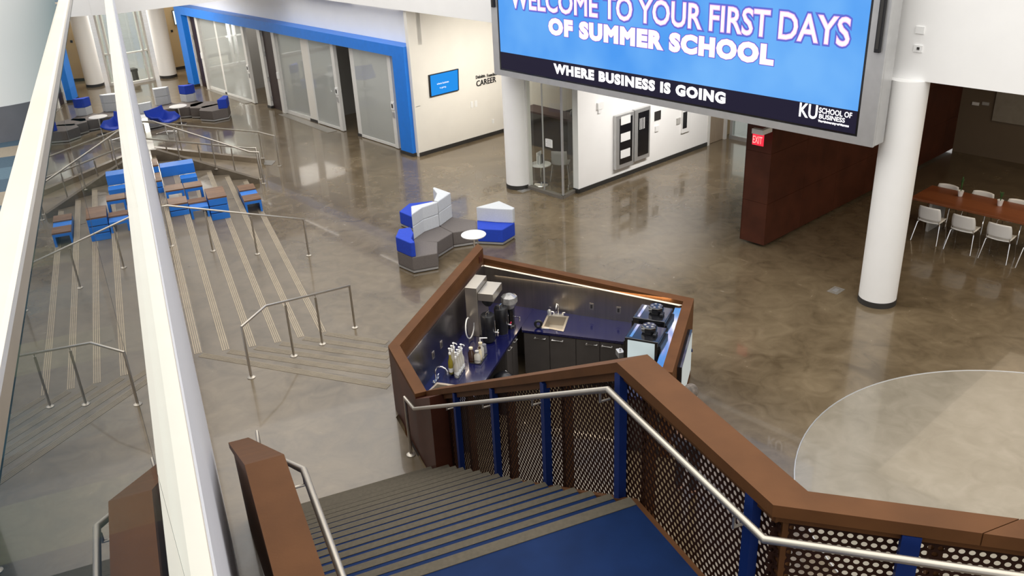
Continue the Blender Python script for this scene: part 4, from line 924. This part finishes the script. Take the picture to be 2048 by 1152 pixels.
def urn(nm, lab, c, tapc):
    t = thing(nm, lab, 'dispenser', c)
    MB().lathe([(.10, 0), (.10, .03), (.105, .035), (.105, .19), (.112, .20), (.112, .44), (.10, .455), (.0, .465)], c, 28).build('urn_body', M_BLACK, t, smooth=True)
    MB().tube([c+ux*.06+Z3*.45, c+ux*.06+Z3*.50, c-ux*.06+Z3*.50, c-ux*.06+Z3*.45], .008, 8).build('carry_handle', M_CHROME, t, smooth=True)
    MB().tube([c+uy*.10+Z3*.15, c+uy*.17+Z3*.15], .016, 10).tube([c+uy*.155+Z3*.15, c+uy*.155+Z3*.09], .011, 8).build('spigot', M_CHROME, t, smooth=True)
    MB().tube([c+uy*.145+Z3*.16, c+uy*.165+Z3*.2], .01, 8).build('tap_lever', tapc, t, smooth=True)
    MB().tube([c+uy*.115+Z3*.16, c+uy*.115+Z3*.36], .007, 8).build('sight_glass', M_CHROME, t, smooth=True)
    return t
urn('coffee_urn', 'black insulated coffee urn with a white tap under the brewer head', P(978, 683, CT)+Z3*.03, M_LAM)
urn('coffee_urn', 'black insulated coffee urn with a red tap behind the other urn', P(1004, 664, CT)+Z3*.0, mat('red_tap', (.7, .02, .08), .4))
gr = thing('coffee_grinder', 'black grinder with a clear faceted hopper beside the brewer', 'grinder', P(1021, 654, CT))
c = P(1021, 654, CT); MB().lathe([(.09, 0), (.09, .04), (.075, .06), (.08, .34), (.09, .36)], Vector((c.x, c.y, CT)), 8).build('grinder_body', M_BLACKG, gr)
MB().lathe([(.08, .36), (.135, .46), (.13, .56), (.05, .60)], Vector((c.x, c.y, CT)), 8).build('hopper', mat('smoky_clear', (.35, .34, .33), .1, .3, var=.3, scale=14, coat=.5), gr)
MB().tube([Vector((c.x, c.y, CT+.20))+uy*.08, Vector((c.x, c.y, CT+.20))+uy*.16, Vector((c.x, c.y, CT+.13))+uy*.16], .01, 8).build('chute', M_CHROME, gr, smooth=True)
hs = thing('water_hose', 'white looped hose hanging by the brewer', 'hose', b0-ux*.1+uy*.06)
cc = b0-ux*.13+uy*.05+Z3*.21; MB().tube([cc+ux*(.14*math.cos(t_))+Z3*(.17*math.sin(t_))+uy*.004*k for k, t_ in enumerate([.9+j*.33 for j in range(18)])], .011, 8).build('hose_loop', M_LAM, hs, smooth=True)
# syrup bottles with pumps in a wire rack
M_SYR = {k: mat('syrup_'+k, c, .12, var=.1, coat=.5) for k, c in (('clear', (.55, .52, .46)), ('amber', (.30, .24, .02)), ('dark', (.05, .02, .01)))}
def pump_bottle(lab, c, m_, hgt_=.32, r=.037, sc=1.):
    t = thing('syrup_bottle', lab, 'bottle', c, 0, 'syrup bottles in the rack')
    MB().lathe([(r*.95, 0), (r, .01), (r, hgt_*.62), (r*.45, hgt_*.82), (r*.42, hgt_)], c, 16).build('bottle_glass', m_, t, smooth=True)
    MB().lathe([(r*1.02, .03), (r*1.02, .10)], c, 16).build('bottle_label', M_LAM, t, smooth=True)
    MB().lathe([(.017, hgt_), (.017, hgt_+.03), (.008, hgt_+.035), (.008, hgt_+.09), (.016, hgt_+.092), (.016, hgt_+.105)], c, 12).tube([c+Z3*(hgt_+.10), c+Z3*(hgt_+.104)+uy*.045-ux*.01, c+Z3*(hgt_+.085)+uy*.06-ux*.01], .007, 8).build('pump', M_LAM, t, smooth=True)
rb = P(914, 754, CT)
labs = ['syrup bottle with white pump at the front corner of the wire rack', 'syrup bottle second along the front row of the rack', 'syrup bottle third along the front row of the rack', 'syrup bottle at the far end of the front row of the rack', 'yellow syrup bottle at the near end of the back row', 'syrup bottle in the middle of the back row of the rack', 'syrup bottle at the far end of the back row']
rk = thing('wire_rack', 'black wire rack holding the syrup bottles on the navy counter', 'rack', rb)
mb = MB(); o = rb+Z3*.004
for p_ in (-.15, -.10, .05): mb.tube([o-ux*.06+uy*p_+Z3*.05, o+ux*.32+uy*p_+Z3*.05], .003, 6)
for a_ in (-.06, .32): mb.tube([o+ux*a_-uy*.15+Z3*0, o+ux*a_-uy*.15+Z3*.12, o+ux*a_+uy*.05+Z3*.05, o+ux*a_+uy*.05], .003, 6)
mb.build('rack_wires', M_BASE, rk, smooth=True)
for k in range(4): pump_bottle(labs[k], rb+ux*(.0+.082*k)+uy*.0, M_SYR['clear'])
for k in range(3): pump_bottle(labs[4+k], rb+ux*(.03+.085*k)-uy*.10+Z3*.035, M_SYR['amber' if k == 0 else 'clear'])
# tray of canisters
ty = P(957, 722, CT); tr = thing('condiment_tray', 'black wire tray of bottles and canisters in front of the brewer', 'tray', ty)
mb = MB(); 
for z in (.01, .06):
    ring = [ty-ux*.10-uy*.10, ty+ux*.22-uy*.10, ty+ux*.22+uy*.07, ty-ux*.10+uy*.07]; mb.tube([q+Z3*z for q in ring+ring[:1]], .003, 6)
mb.prism([xy(q) for q in ring], CT, CT+.006); mb.build('tray_wires', M_BASE, tr)
def jar(nm, lab, c, r, h, body, lid, cat, pump=False):
    t = thing(nm, lab, cat, c, 0, 'condiments in the wire tray')
    MB().lathe([(r, 0), (r, h*.7), (r*.6, h*.85), (r*.5, h)], c, 18).build('jar_body', body, t, smooth=True)
    MB().lathe([(r*.62, h), (r*.62, h+.025)], c, 18).build('lid', lid, t, smooth=True)
    if pump: MB().tube([c+Z3*(h+.02), c+Z3*(h+.10), c+Z3*(h+.105)+uy*.11+ux*.02], .009, 8).build('pump', M_LAM, t, smooth=True)
M_CRM = mat('cream_plastic', (.72, .62, .42), .4)
jar('creamer_bottle', 'clear creamer bottle with a long white pump in the tray', ty+ux*.10+uy*.01+Z3*.007, .05, .24, M_SYR['clear'], M_CRM, 'bottle', True)
jar('canister', 'squat clear canister at the near end of the tray', ty-ux*.04+uy*.0+Z3*.007, .05, .17, M_SYR['clear'], M_SILVER, 'canister')
jar('canister', 'dark canister with a cream lid against the back of the tray', ty-ux*.03-uy*.10+Z3*.007, .05, .21, M_SYR['dark'], M_CRM, 'canister')
jar('creamer_bottle', 'tan labelled bottle between the canisters in the tray', ty+ux*.03+uy*.0+Z3*.007+uy*.02, .03, .2, M_CRM, M_SYR['dark'], 'bottle')
cu = thing('plastic_cup', 'clear upturned cups at the far end of the wire tray', 'cup', ty+ux*.28+uy*.0); MB().lathe([(.045, 0), (.035, .14), (.0, .141)], ty+ux*.28+uy*.0, 18).build('cup_wall', mat('smoke_plastic', (.2, .2, .22), .15, var=.1), cu, smooth=True)
# espresso machines
def espresso(lab, c, screen):
    rot = math.atan2(gd.y, gd.x)-.1; R = Matrix.Translation(c) @ Matrix.Rotation(rot, 4, 'Z'); R3 = R.to_3x3()
    t = thing('espresso_machine', lab, 'coffee machine', c, 0, 'espresso machines in the kiosk')
    bxm = lambda x0, x1, y0, y1, z0, z1: MB().prism([xy(R @ Vector(q)) for q in ((x0, y0, 0), (x1, y0, 0), (x1, y1, 0), (x0, y1, 0))], c.z+z0, c.z+z1)
    bxm(-.25, .25, -.24, .24, 0, .58).build('machine_body', M_BLACKG, t, bevel=.012)
    bxm(-.275, -.25, -.2, .22, .05, .50).build('side_panel', M_BLACK, t); bxm(.25, .275, -.2, .22, .05, .50).build('side_panel', M_BLACK, t)
    d = bxm(-.20, .20, -.252, -.242, .04, .55).build('display', screen, t)
    q = R @ Vector((.04, .03, .58)); 
    rows = [(.10, 0), (.115, .03), (.115, .10), (.10, .112)]
    MB().lathe(rows, q, 8).build('bean_hopper', M_BLACKG, t)
    mb = MB()
    for k in range(5): a_ = k*1.257+.3; mb.cyl(q+Vector((.06*math.cos(a_), .06*math.sin(a_), .112)), .02, .004, 12)
    mb.build('hopper_lids', M_STEEL, t, smooth=True)
    mb = bxm(.13, .18, -.12, .0, .58, .63); mb.build('tank_cap', M_BLACK, t, bevel=.01); mb = bxm(-.19, -.15, -.2, .2, .58, .585); mb.build('top_rail', M_CHROME, t)
    return t
E_SCR = emissive('machine_screen', (.62, .70, .70), .85, (.12, .15, .15))
espresso('black espresso machine with a lit pale screen, nearer the stairs', Vector((*xy(P(1297, 652, CT+.67)), CT))+Vector((-.04, -.03, 0)), E_SCR)
espresso('black espresso machine with a dark front beside the back counter', Vector((*xy(P(1311, 613, CT+.67)), CT))+Vector((-.04, -.03, 0)), M_BLACKG)
pc = P(1240, 712, CZ); cs = thing('cup_dispenser', 'small pale cup dispenser beside the lit espresso machine', 'dispenser', pc); MB().box(pc, .10, .14, .10, .2).build('dispenser_body', M_SILVER, cs, bevel=.01); MB().ball(pc+Z3*.12, .018, .018, .02).build('dispenser_knob', M_CHROME, cs, smooth=True)
tb = P(1007, 752, .62); tc_ = thing('trash_can', 'black swing-top trash can with a pale label under the navy counter', 'trash can', (tb.x, tb.y, 0))
MB().lathe([(.15, 0), (.17, .5), (.175, .52)], (tb.x, tb.y, 0), 24).build('can_body', M_BLACK, tc_, smooth=True); MB().lathe([(.175, .52), (.16, .60), (.09, .66), (0, .67)], (tb.x, tb.y, 0), 24).build('swing_lid', M_BLACK, tc_, smooth=True)
q = P(1012, 743, .63); MB().obox((q.x+.03, q.y-.02, .615), Vector((.04, .0, -.03)), Vector((0, .03, .0)), Vector((.02, -.03, .03))*.12).build('lid_label', M_LAM, tc_)
# screen on the outer face of the kiosk
dR = (OUT[4]-OUT[3]).normalized(); nR = Vector((-dR.y, dR.x)); nR = -nR if nR.x < 0 else nR
t = thing('kiosk_menu_screen', 'wall screen on the outer face of the kiosk, seen edge-on', 'screen', (OUT[3]+dR*1.2).to_3d()+Z3*.4)
c = OUT[3]+dR*1.25+nR*.035; MB().obox((c.x, c.y, .86), dR.to_3d()*.58, nR.to_3d()*.033, Z3*.36).build('bezel', M_BLACKG, t)
c = OUT[3]+dR*1.25+nR*.070; MB().obox((c.x, c.y, .86), dR.to_3d()*.545, nR.to_3d()*.003, Z3*.325).build('display', emissive('menu_grey', (.36, .38, .36), .9), t)

# ================================================================== BENCH BLOCKS ON THE STEPS
GB = 'blue and walnut bench blocks on the broad steps'
def bench(lab, a0, a1, p0, p1, zb_, zt, wood=None, tiers=1, legs=False):
    p0, p1 = p0+.008, p1-.008
    t = thing('bench_block', lab, 'bench', Bp((a0+a1)/2, (p0+p1)/2, zb_), 0, GB)
    top = zt-(.035 if wood else 0)
    if legs:
        bbox_(a0, a1, p0, p1, top-.07, top).build('bench_body', M_BENCHB, t)
        for pa in (p0, p1-.05): bbox_(a0, a1, pa, pa+.05, zb_, top-.07).build('leg_panel', M_BENCHB, t)
    else:
        h = (top-zb_-.02*(tiers-1))/tiers
        for k in range(tiers):
            z0 = zb_+k*(h+.02); bbox_(a0, a1, p0, p1, z0, z0+h).build('bench_tier', M_BENCHB, t, bevel=.006)
            if k < tiers-1: bbox_(a0+.02, a1-.02, p0+.02, p1-.02, z0+h, z0+h+.02).build('tier_gap', M_BASE, t)
    for w0, w1 in (wood or []): bbox_(w0, w1, p0-.004, p1+.004, top, zt).build('wood_top', M_BENCHW, t)
    return t
tz = [UP-RISE*(i+1) for i in range(6)]
bench('bench block on the lowest tread with two walnut tops and a blue gap between', 21.95, 23.27, 1.84, 2.262, tz[4], .50, [(21.95, 22.40), (22.82, 23.27)], 1, True)
bench('tallest bench block, three blue tiers under a wide walnut top', 21.0, 21.8, .965, 1.40, tz[2], 1.02, [(21.0, 21.8)], 3)
bench('two-tier blue bench block with walnut top at the near end of the cluster', 20.85, 21.35, .095, .52, tz[0], 1.07, [(20.85, 21.35)], 2)
bench('low blue bench block with a narrow walnut strip, between the tallest and the near block', 20.88, 21.5, .53, .955, tz[1], .92, [(21.2, 21.5)], 1, True)
bench('walnut topped bench on blue legs behind the near bench block', 21.85, 22.3, .095, .52, tz[0], 1.10, [(21.85, 22.3)], 1, True)
bench('walnut topped bench on blue legs behind the tallest bench block', 21.85, 22.27, .53, .95, tz[1], 1.10, [(21.85, 22.27)], 1, True)
bench('wide plain blue bench slab at the far end of the steps', 24.12, 24.55, .10, .95, tz[0], 1.04, None, 1)
bench('small blue bench box under the far blue slab', 23.66, 24.0, .53, .95, tz[1], .80, None, 1)
bench('walnut topped bench on the upper floor, at the far end next to the white ledge', 23.5, 24.1, -.06, .085, UP, 1.30, [(23.5, 24.1)], 2)
bench('walnut topped bench on the upper floor, in the middle next to the white ledge', 22.3, 23.0, -.06, .085, UP, 1.25, [(22.3, 23.0)], 2)

# ================================================================== HEXAGONAL SOFA MODULES
AP, HR = .494, .57
def hexc(A, B_):
    A, B_ = Vector(xy(A)), Vector(xy(B_)); d = (B_-A).normalized(); mid = A+d*HR/2
    n = Vector((-d.y, d.x)); return mid+n*AP, math.degrees(math.atan2(d.y, d.x))
def hexv(c, th, s=1.): return [Vector(c)+Vector((math.cos(math.radians(th-120+60*k)), math.sin(math.radians(th-120+60*k))))*HR*s for k in range(6)]
def sofa(lab, c, th, seat=M_GREYS, backs=(), grp='hexagonal sofa modules by the kiosk', sh=.38, poly=None):
    t = thing('sofa_module', lab, 'sofa', (c[0], c[1], 0), 0, grp)
    hx = [Vector(q) for q in poly] if poly else hexv(c, th); cc = sum(hx, Vector((0, 0)))/len(hx); sc = lambda k: [cc+(q-cc)*k for q in hx]
    MB().prism(sc(.93), 0, .02).build('feet', M_BASE, t); MB().prism(sc(.985), .02, .065).build('plinth', M_SILVER, t)
    MB().prism(sc(.992), .067, sh).build('seat', seat, t, bevel=.018)
    for poly, z0, z1, m_ in backs: MB().prism([xy(q) for q in poly], z0, z1).build('backrest', m_, t, bevel=.018)
    return t
s_ = .38
v1 = hexv((-1.98, 17.83), 20)
sofa('grey hexagonal seat with a blue corner back at the near end of the sofa', (-1.98, 17.83), 20, M_GREYS, [([Vector((-2.42, 17.67)), Vector((-2.07, 17.28)), Vector((-1.98, 17.32)), Vector((-2.07, 17.55)), Vector((-2.05, 17.85)), Vector((-2.14, 18.2)), Vector((-2.39, 18.12))], s_, .71, M_BLUES)], poly=[(-2.42, 17.67), (-2.06, 17.28), (-1.54, 17.45), (-1.57, 18.07), (-2.04, 18.25), (-2.40, 18.12)])
p1_, p2_ = Vector((-2.10, 18.26)), Vector((-1.57, 18.98)); qa, qb = P(866.8, 402.5, .97), P(822, 412, .97)
cv = Vector((-1.90, 18.68))
bk2 = [p1_, cv, p2_, Vector(xy(qa)), Vector(xy(qb))]
sofa('grey hexagonal seat with a two-tier pale back, next to the near end seat', (-1.83, 18.57), 58, M_GREYS, [(bk2, s_, .68, M_WHITES), (bk2, .684, .97, M_WHITES)], poly=[(-1.57, 18.08), (-1.26, 18.57), (-1.55, 18.98), (-1.68, 19.1), (-2.27, 18.72), (-2.12, 18.24)])
bk3 = [Vector((-1.56, 19.0)), Vector((-1.30, 19.54)), Vector((-1.70, 20.0)), Vector((-1.74, 19.96)), Vector((-1.62, 19.55)), Vector((-1.66, 19.08))]
sofa('grey hexagonal seat with a tall horned pale back in the middle of the sofa', (-1.14, 19.12), 18, M_GREYS, [(bk3, s_, .70, M_WHITES), (bk3, .704, .98, M_WHITES)], poly=[(-1.26, 18.58), (-.725, 18.73), (-.74, 19.25), (-1.29, 19.55), (-1.69, 19.98), (-1.55, 18.98)])
sofa('blue hexagonal seat with a pale wedge back, at the end by the round table', (-.35, 19.14), -11, M_BLUES, [([(-.73, 19.22), (-.3, 19.06), (.10, 18.96), (.15, 19.06), (-.20, 19.56)], s_, .72, M_WHITES)], poly=[(-.715, 18.73), (-.15, 18.59), (.14, 19.0), (-.20, 19.58), (-.73, 19.24)])
sofa('blue hexagonal seat turned away behind the pale backs', (-2.04, 20.2), -50, M_BLUES)
def round_table(lab, c, r=.27, z=.6):
    t = thing('round_table', lab, 'table', (c.x, c.y, 0)); MB().lathe([(0, z-.025), (r*.97, z-.025), (r, z-.015), (r, z-.004), (r*.985, z), (0, z)], (c.x, c.y, 0), 40).build('table_top', M_LAM, t, smooth=True)
    MB().cyl((c.x, c.y, .015), .02, z-.04, 14).build('stem', M_CHROME, t, smooth=True); MB().lathe([(.2, 0), (.19, .012), (.03, .018)], (c.x, c.y, 0), 28).build('foot_plate', M_CHROME, t, smooth=True)
round_table('small round white table in the curve of the blue and grey sofa', P(947, 468.5, .6))
# far lounge
GL = 'hexagonal sofa modules in the far lounge'
c, th = hexc(P(428, 244), P(457, 238)); v = hexv(c, th)
sofa('far grey seat with a blue wedge back, nearest the blue portal', c, th, M_GREYS, [([v[1], v[2], v[2]+(v[3]-v[2])*.35, (v[0]+v[1])/2+(Vector(c)-(v[0]+v[1])/2)*.25], s_, .70, M_BLUES)], GL)
c2_ = P(408, 209, .38); v = hexv(xy(c2_), th+10)
sofa('far grey backless seat behind the blue wedge seat', xy(c2_), th+10, M_GREYS, (), GL)
c, th = hexc(P(362, 237), P(396, 233.5)); v = hexv(c, th); th3 = th
bk = [v[4]*.8+v[3]*.2+(Vector(c)-v[4])*.45, v[3]+(Vector(c)-v[3])*.3, v[3], v[4]]
sofa('far grey seat with a back that is pale below and blue above', c, th, M_GREYS, [(bk, s_, .66, M_WHITES), (bk, .664, .98, M_BLUES)], GL)
d = Vector((math.cos(math.radians(th)), math.sin(math.radians(th)))); cL2 = Vector(c)-d*.82; v = hexv(cL2, th+8)
bk = [v[4]*.8+v[5]*.2+(cL2-v[4])*.35, v[3]+(cL2-v[3])*.35, v[3], v[4]]
sofa('far grey seat with a tall plain pale back', cL2, th+8, M_GREYS, [(bk, s_, .68, M_WHITES), (bk, .684, .98, M_WHITES)], GL)
cL3 = P(300, 229, .38); v = hexv(xy(cL3), th+25)
sofa('far pale seat with a low pale back beside the white ledge', xy(cL3), th+25, M_WHITES, [([v[4]+(Vector(xy(cL3))-v[4])*.3, v[3]+(Vector(xy(cL3))-v[3])*.3, v[3], v[4]], s_, .72, M_WHITES)], GL)
round_table('small round white table in the far lounge', P(356, 212, .62), .30, .62)
# blue swivel lounge chair
lc0 = P(334, 266); R = Matrix.Translation((lc0.x, lc0.y, 0)) @ Matrix.Rotation(math.radians(158), 4, 'Z')
ch = thing('lounge_chair', 'blue swivel lounge chair on a star base, facing the far sofas', 'chair', (lc0.x, lc0.y, 0), math.radians(158))
rows = []
prof = [(-.34, .43), (-.15, .40), (.10, .38), (.25, .42), (.33, .58), (.38, .82)]
for i, (y, z) in enumerate(prof):
    r_ = []
    for x in (-.42, -.36, -.2, 0, .2, .36, .42):
        up_ = .0 if abs(x) < .3 else (.16 if abs(x) < .4 else .24); up_ *= (1 if 1 <= i <= 4 else .25)
        r_.append(R @ Vector((y, x, z+up_*(1-.6*(i > 3)))))
    rows.append(r_)
MB().grid(rows).build('shell', M_BLUES, ch, smooth=True, solid=.06, bevel=.01)
MB().cyl((lc0.x, lc0.y, .06), .022, .3, 12).build('stem', M_CHROME, ch, smooth=True)
for k in range(4):
    a_ = k*math.pi/2+.4; MB().tube([(lc0.x, lc0.y, .07), (lc0.x+.34*math.cos(a_), lc0.y+.34*math.sin(a_), .015)], .014, 8).build('base_arm', M_CHROME, ch, smooth=True)

# ================================================================== DINING TABLE AND CHAIRS
dt = thing('dining_table', 'long walnut table beside the white column with potted plants on it', 'table', Kp(5, 19.3))
kbox(.8, 8.0, 18.80, 19.84, .70, .75).build('table_top', M_TABLEW, dt, bevel=.004)
for a in (7.6, 4.4, 1.3): kbox(a-.03, a+.03, 18.95, 19.70, 0, .70).build('panel_leg', M_GREYW, dt)
GC = 'white chairs at the long walnut table'
def dchair(lab, loc, rot):
    t = thing('dining_chair', lab, 'chair', loc, rot, GC)
    R = Matrix.Translation(loc) @ Matrix.Rotation(rot, 4, 'Z'); g_ = lambda x, y, z: R @ Vector((x, y, z))
    rows = []
    for i in range(9):
        s = i/8; z = .50+.31*s; y = -.20-.07*s; w_ = .235+.01*math.sin(s*3.14)-.02*s*s
        rows.append([g_(w_*k, y+.055*abs(k)**2, z-.012*(s > .95)*abs(k)**3) for k in (-1, -.75, -.4, 0, .4, .75, 1)])
    MB().grid(rows).build('backrest', M_LAM, t, smooth=True, solid=.014)
    rows = [[g_(.225*k*(1-.06*s), -.20+.42*s, .45+.02*abs(k)**2-.015*math.sin(s*3.1)) for k in (-1, -.5, 0, .5, 1)] for s in (0, .2, .5, .8, 1)]
    MB().grid(rows).build('seat_shell', M_LAM, t, smooth=True, solid=.014)
    rows = [[g_(.19*k, -.17+.36*s, .472-.012*math.sin(s*3.1)) for k in (-1, 0, 1)] for s in (0, .3, .7, 1)]
    MB().grid(rows).build('seat_pad', M_GREYW, t, smooth=True, solid=.02)
    for sx in (-1, 1):
        MB().tube([g_(.20*sx, .12, .44), g_(.235*sx, .16, .40), g_(.25*sx, .24, 0)], .011, 8).build('leg', M_CHROME, t, smooth=True)
        MB().tube([g_(.20*sx, -.10, .44), g_(.235*sx, -.17, .41), g_(.275*sx, -.28, 0)], .011, 8).build('leg', M_CHROME, t, smooth=True)
        MB().tube([g_(.225*sx, -.19, .46), g_(.22*sx, -.20, .52)], .010, 8).build('back_support', M_CHROME, t, smooth=True)
    return t
first = dchair('white chair with its back to us at the table end beside the column', Kp(7.36, 18.55), ROTK-math.pi/2)
for a, lab in ((6.64, 'white chair with its back to us, second along from the column'), (5.93, 'white chair with its back to us, third along from the column'), (5.2, 'white chair cut by the edge of the view, fourth along from the column')): dup(first, Kp(a, 18.52), ROTK-math.pi/2, lab)
for x, y, lab in ((1898, 371, 'white chair across the table behind the first potted plant'), (1968, 385, 'white chair across the table between the two potted plants'), (2040, 402, 'white chair across the table past the second potted plant')):
    q = P(x, y, .79); dup(first, Kp(kc(q)[0], kc(q)[1]-.225), ROTK+math.pi/2, lab)
# the rotations above: chair local +y faces the table
for x, y, lab, sd in ((1920, 392, 'white pot of spiky grass on the walnut table, taller plant nearer the column', 1), (1999, 411, 'white pot with a short spiky plant on the walnut table', 2)):
    c = P(x, y, .75); t = thing('potted_plant', lab, 'plant', c, 0, 'potted plants on the walnut table')
    MB().lathe([(.045, 0), (.065, .125), (.055, .125), (.05, .10), (0, .10)], c, 20).build('pot', M_LAM, t, smooth=True)
    leaves(c+Z3*.10, 16, .36 if sd == 1 else .22, .05, .014, 'foliage', t, sd)
wbq = [onp(x, y, 25.0, nK) for x, y in ((1998, 172), (2048, 250))]
wbd = thing('pin_board', 'pale board on the dim brown wall over the walnut table', 'board', wbq[0]); kbox(kc(wbq[0])[0]-4, kc(wbq[0])[0], 24.94, 25.0, wbq[1].z, wbq[1].z+1.1).build('board', mat('board_grey', (.30, .27, .22), .6), wbd)
for x, lab in ((1952, 'small white wall box on the dim brown wall'), (1972, 'small grey wall box next to the white one on the dim brown wall')): plate('wall_box', lab, 'box', 25.0, nK, x-6, 203, x+6, 211, M_LAM if x == 1952 else M_GREYW, .04)

# ================================================================== PERSON BESIDE THE KIOSK (only the hair clears the stair guard)
pp_ = P(1382, 779, 1.66)
pr = thing('person', 'person with grey-brown hair standing below the stair guard by the kiosk screen', 'person', (pp_.x, pp_.y, 0), math.radians(150))
PM = Matrix.Translation((pp_.x, pp_.y, 0)) @ Matrix.Rotation(math.radians(150), 4, 'Z')
def skinned(nm, verts, edges, radii, m_, par, root=0):
    me = bpy.data.meshes.new(nm); me.from_pydata([tuple(v) for v in verts], edges, []); o = bpy.data.objects.new(nm, me); COL.objects.link(o)
    o.parent = par; me.materials.append(m_)
    o.modifiers.new('skin', 'SKIN'); sv = me.skin_vertices[0].data
    for i, r_ in enumerate(radii): sv[i].radius = (r_[0], r_[1]) if hasattr(r_, '__len__') else (r_, r_)
    sv[root].use_root = True; o.modifiers['skin'].use_smooth_shade = True
    k = o.modifiers.new('sub', 'SUBSURF'); k.levels = 2; k.render_levels = 2; return o
M_SKIN = mat('skin', (.55, .33, .24), .55); M_SHIRT = mat('dark_shirt', (.05, .05, .07), .8); M_TROU = mat('dark_trousers', (.03, .03, .04), .8); M_HAIR = mat('grey_brown_hair', (.13, .105, .085), .45, var=.5, scale=30, bump=.5, stretch=(1, 1, .15))
V = [(0, 0, .95), (0, .01, 1.15), (0, 0, 1.33), (0, .01, 1.43), (0, .02, 1.50),
     (-.17, 0, 1.36), (-.22, .0, 1.12), (-.21, -.10, .92), (.17, 0, 1.36), (.22, .0, 1.12), (.21, -.10, .92),
     (-.09, 0, .88), (-.10, -.01, .50), (-.10, .02, .09), (-.10, -.12, .05), (.09, 0, .88), (.10, -.01, .50), (.10, .02, .09), (.10, -.12, .05)]
E_ = [(0, 1), (1, 2), (2, 3), (3, 4), (2, 5), (5, 6), (6, 7), (2, 8), (8, 9), (9, 10), (0, 11), (11, 12), (12, 13), (13, 14), (0, 15), (15, 16), (16, 17), (17, 18)]
RD = [(.15, .11), (.14, .10), (.15, .10), (.065, .065), (.055, .055), .06, .045, .034, .06, .045, .034, .085, .058, .04, .035, .085, .058, .04, .035]
skinned('body', V, E_, RD, M_SKIN, pr)
skinned('shirt', [V[i] for i in (0, 1, 2, 5, 6, 8, 9)]+[(0, 0, 1.40)], [(0, 1), (1, 2), (2, 3), (3, 4), (2, 5), (5, 6), (2, 7)], [(.165, .125), (.155, .115), (.165, .115), .072, .055, .072, .055, (.085, .08)], M_SHIRT, pr)
skinned('trousers', [V[0]]+[V[i] for i in (11, 12)]+[(-.10, .02, .12)]+[V[i] for i in (15, 16)]+[(.10, .02, .12)], [(0, 1), (1, 2), (2, 3), (0, 4), (4, 5), (5, 6)], [(.16, .12), .098, .07, .056, .098, .07, .056], M_TROU, pr)
mb = MB(); mb.ball(PM @ Vector((0, 0, 1.60)), .075, .095, .12, math.radians(150), 20); mb.ball(PM @ Vector((0, -.10, 1.58)), .014, .02, .02, math.radians(150), 8)
for sx in (-1, 1): mb.ball(PM @ Vector((.078*sx, .01, 1.59)), .012, .025, .035, math.radians(150), 8)
mb.build('head', M_SKIN, pr, smooth=True)
for sx in (-1, 1):
    MB().ball(PM @ Vector((.03*sx, -.088, 1.61)), .012, .008, .008, 0, 8).build('eye', M_LAM, pr, smooth=True)
    hand = [(.21*sx, -.10, .92), (.21*sx, -.12, .86), (.21*sx, -.13, .80)]; hv = list(hand); he = [(0, 1), (1, 2)]
    hr_ = [(.03, .02), (.038, .018), (.036, .016)]
    for k in range(4):
        x0 = (-.028+.018*k); b = len(hv); hv += [((.21*sx)+x0*.4, -.13+x0, .775), ((.21*sx)+x0*.4, -.14+x0, .735-.008*(k in (1, 2))), ((.205*sx)+x0*.4, -.135+x0, .705-.012*(k in (1, 2)))]; he += [(2, b), (b, b+1), (b+1, b+2)]; hr_ += [.0095, .009, .0075]
    b = len(hv); hv += [(.195*sx, -.165, .84), (.19*sx, -.18, .80)]; he += [(1, b), (b, b+1)]; hr_ += [.011, .009]
    skinned('hand', hv, he, hr_, M_SKIN, pr)
MB().ball(PM @ Vector((0, .015, 1.635)), .098, .115, .105, math.radians(150), 20).ball(PM @ Vector((0, .06, 1.58)), .09, .08, .12, math.radians(150), 16).build('hair', M_HAIR, pr, smooth=True)
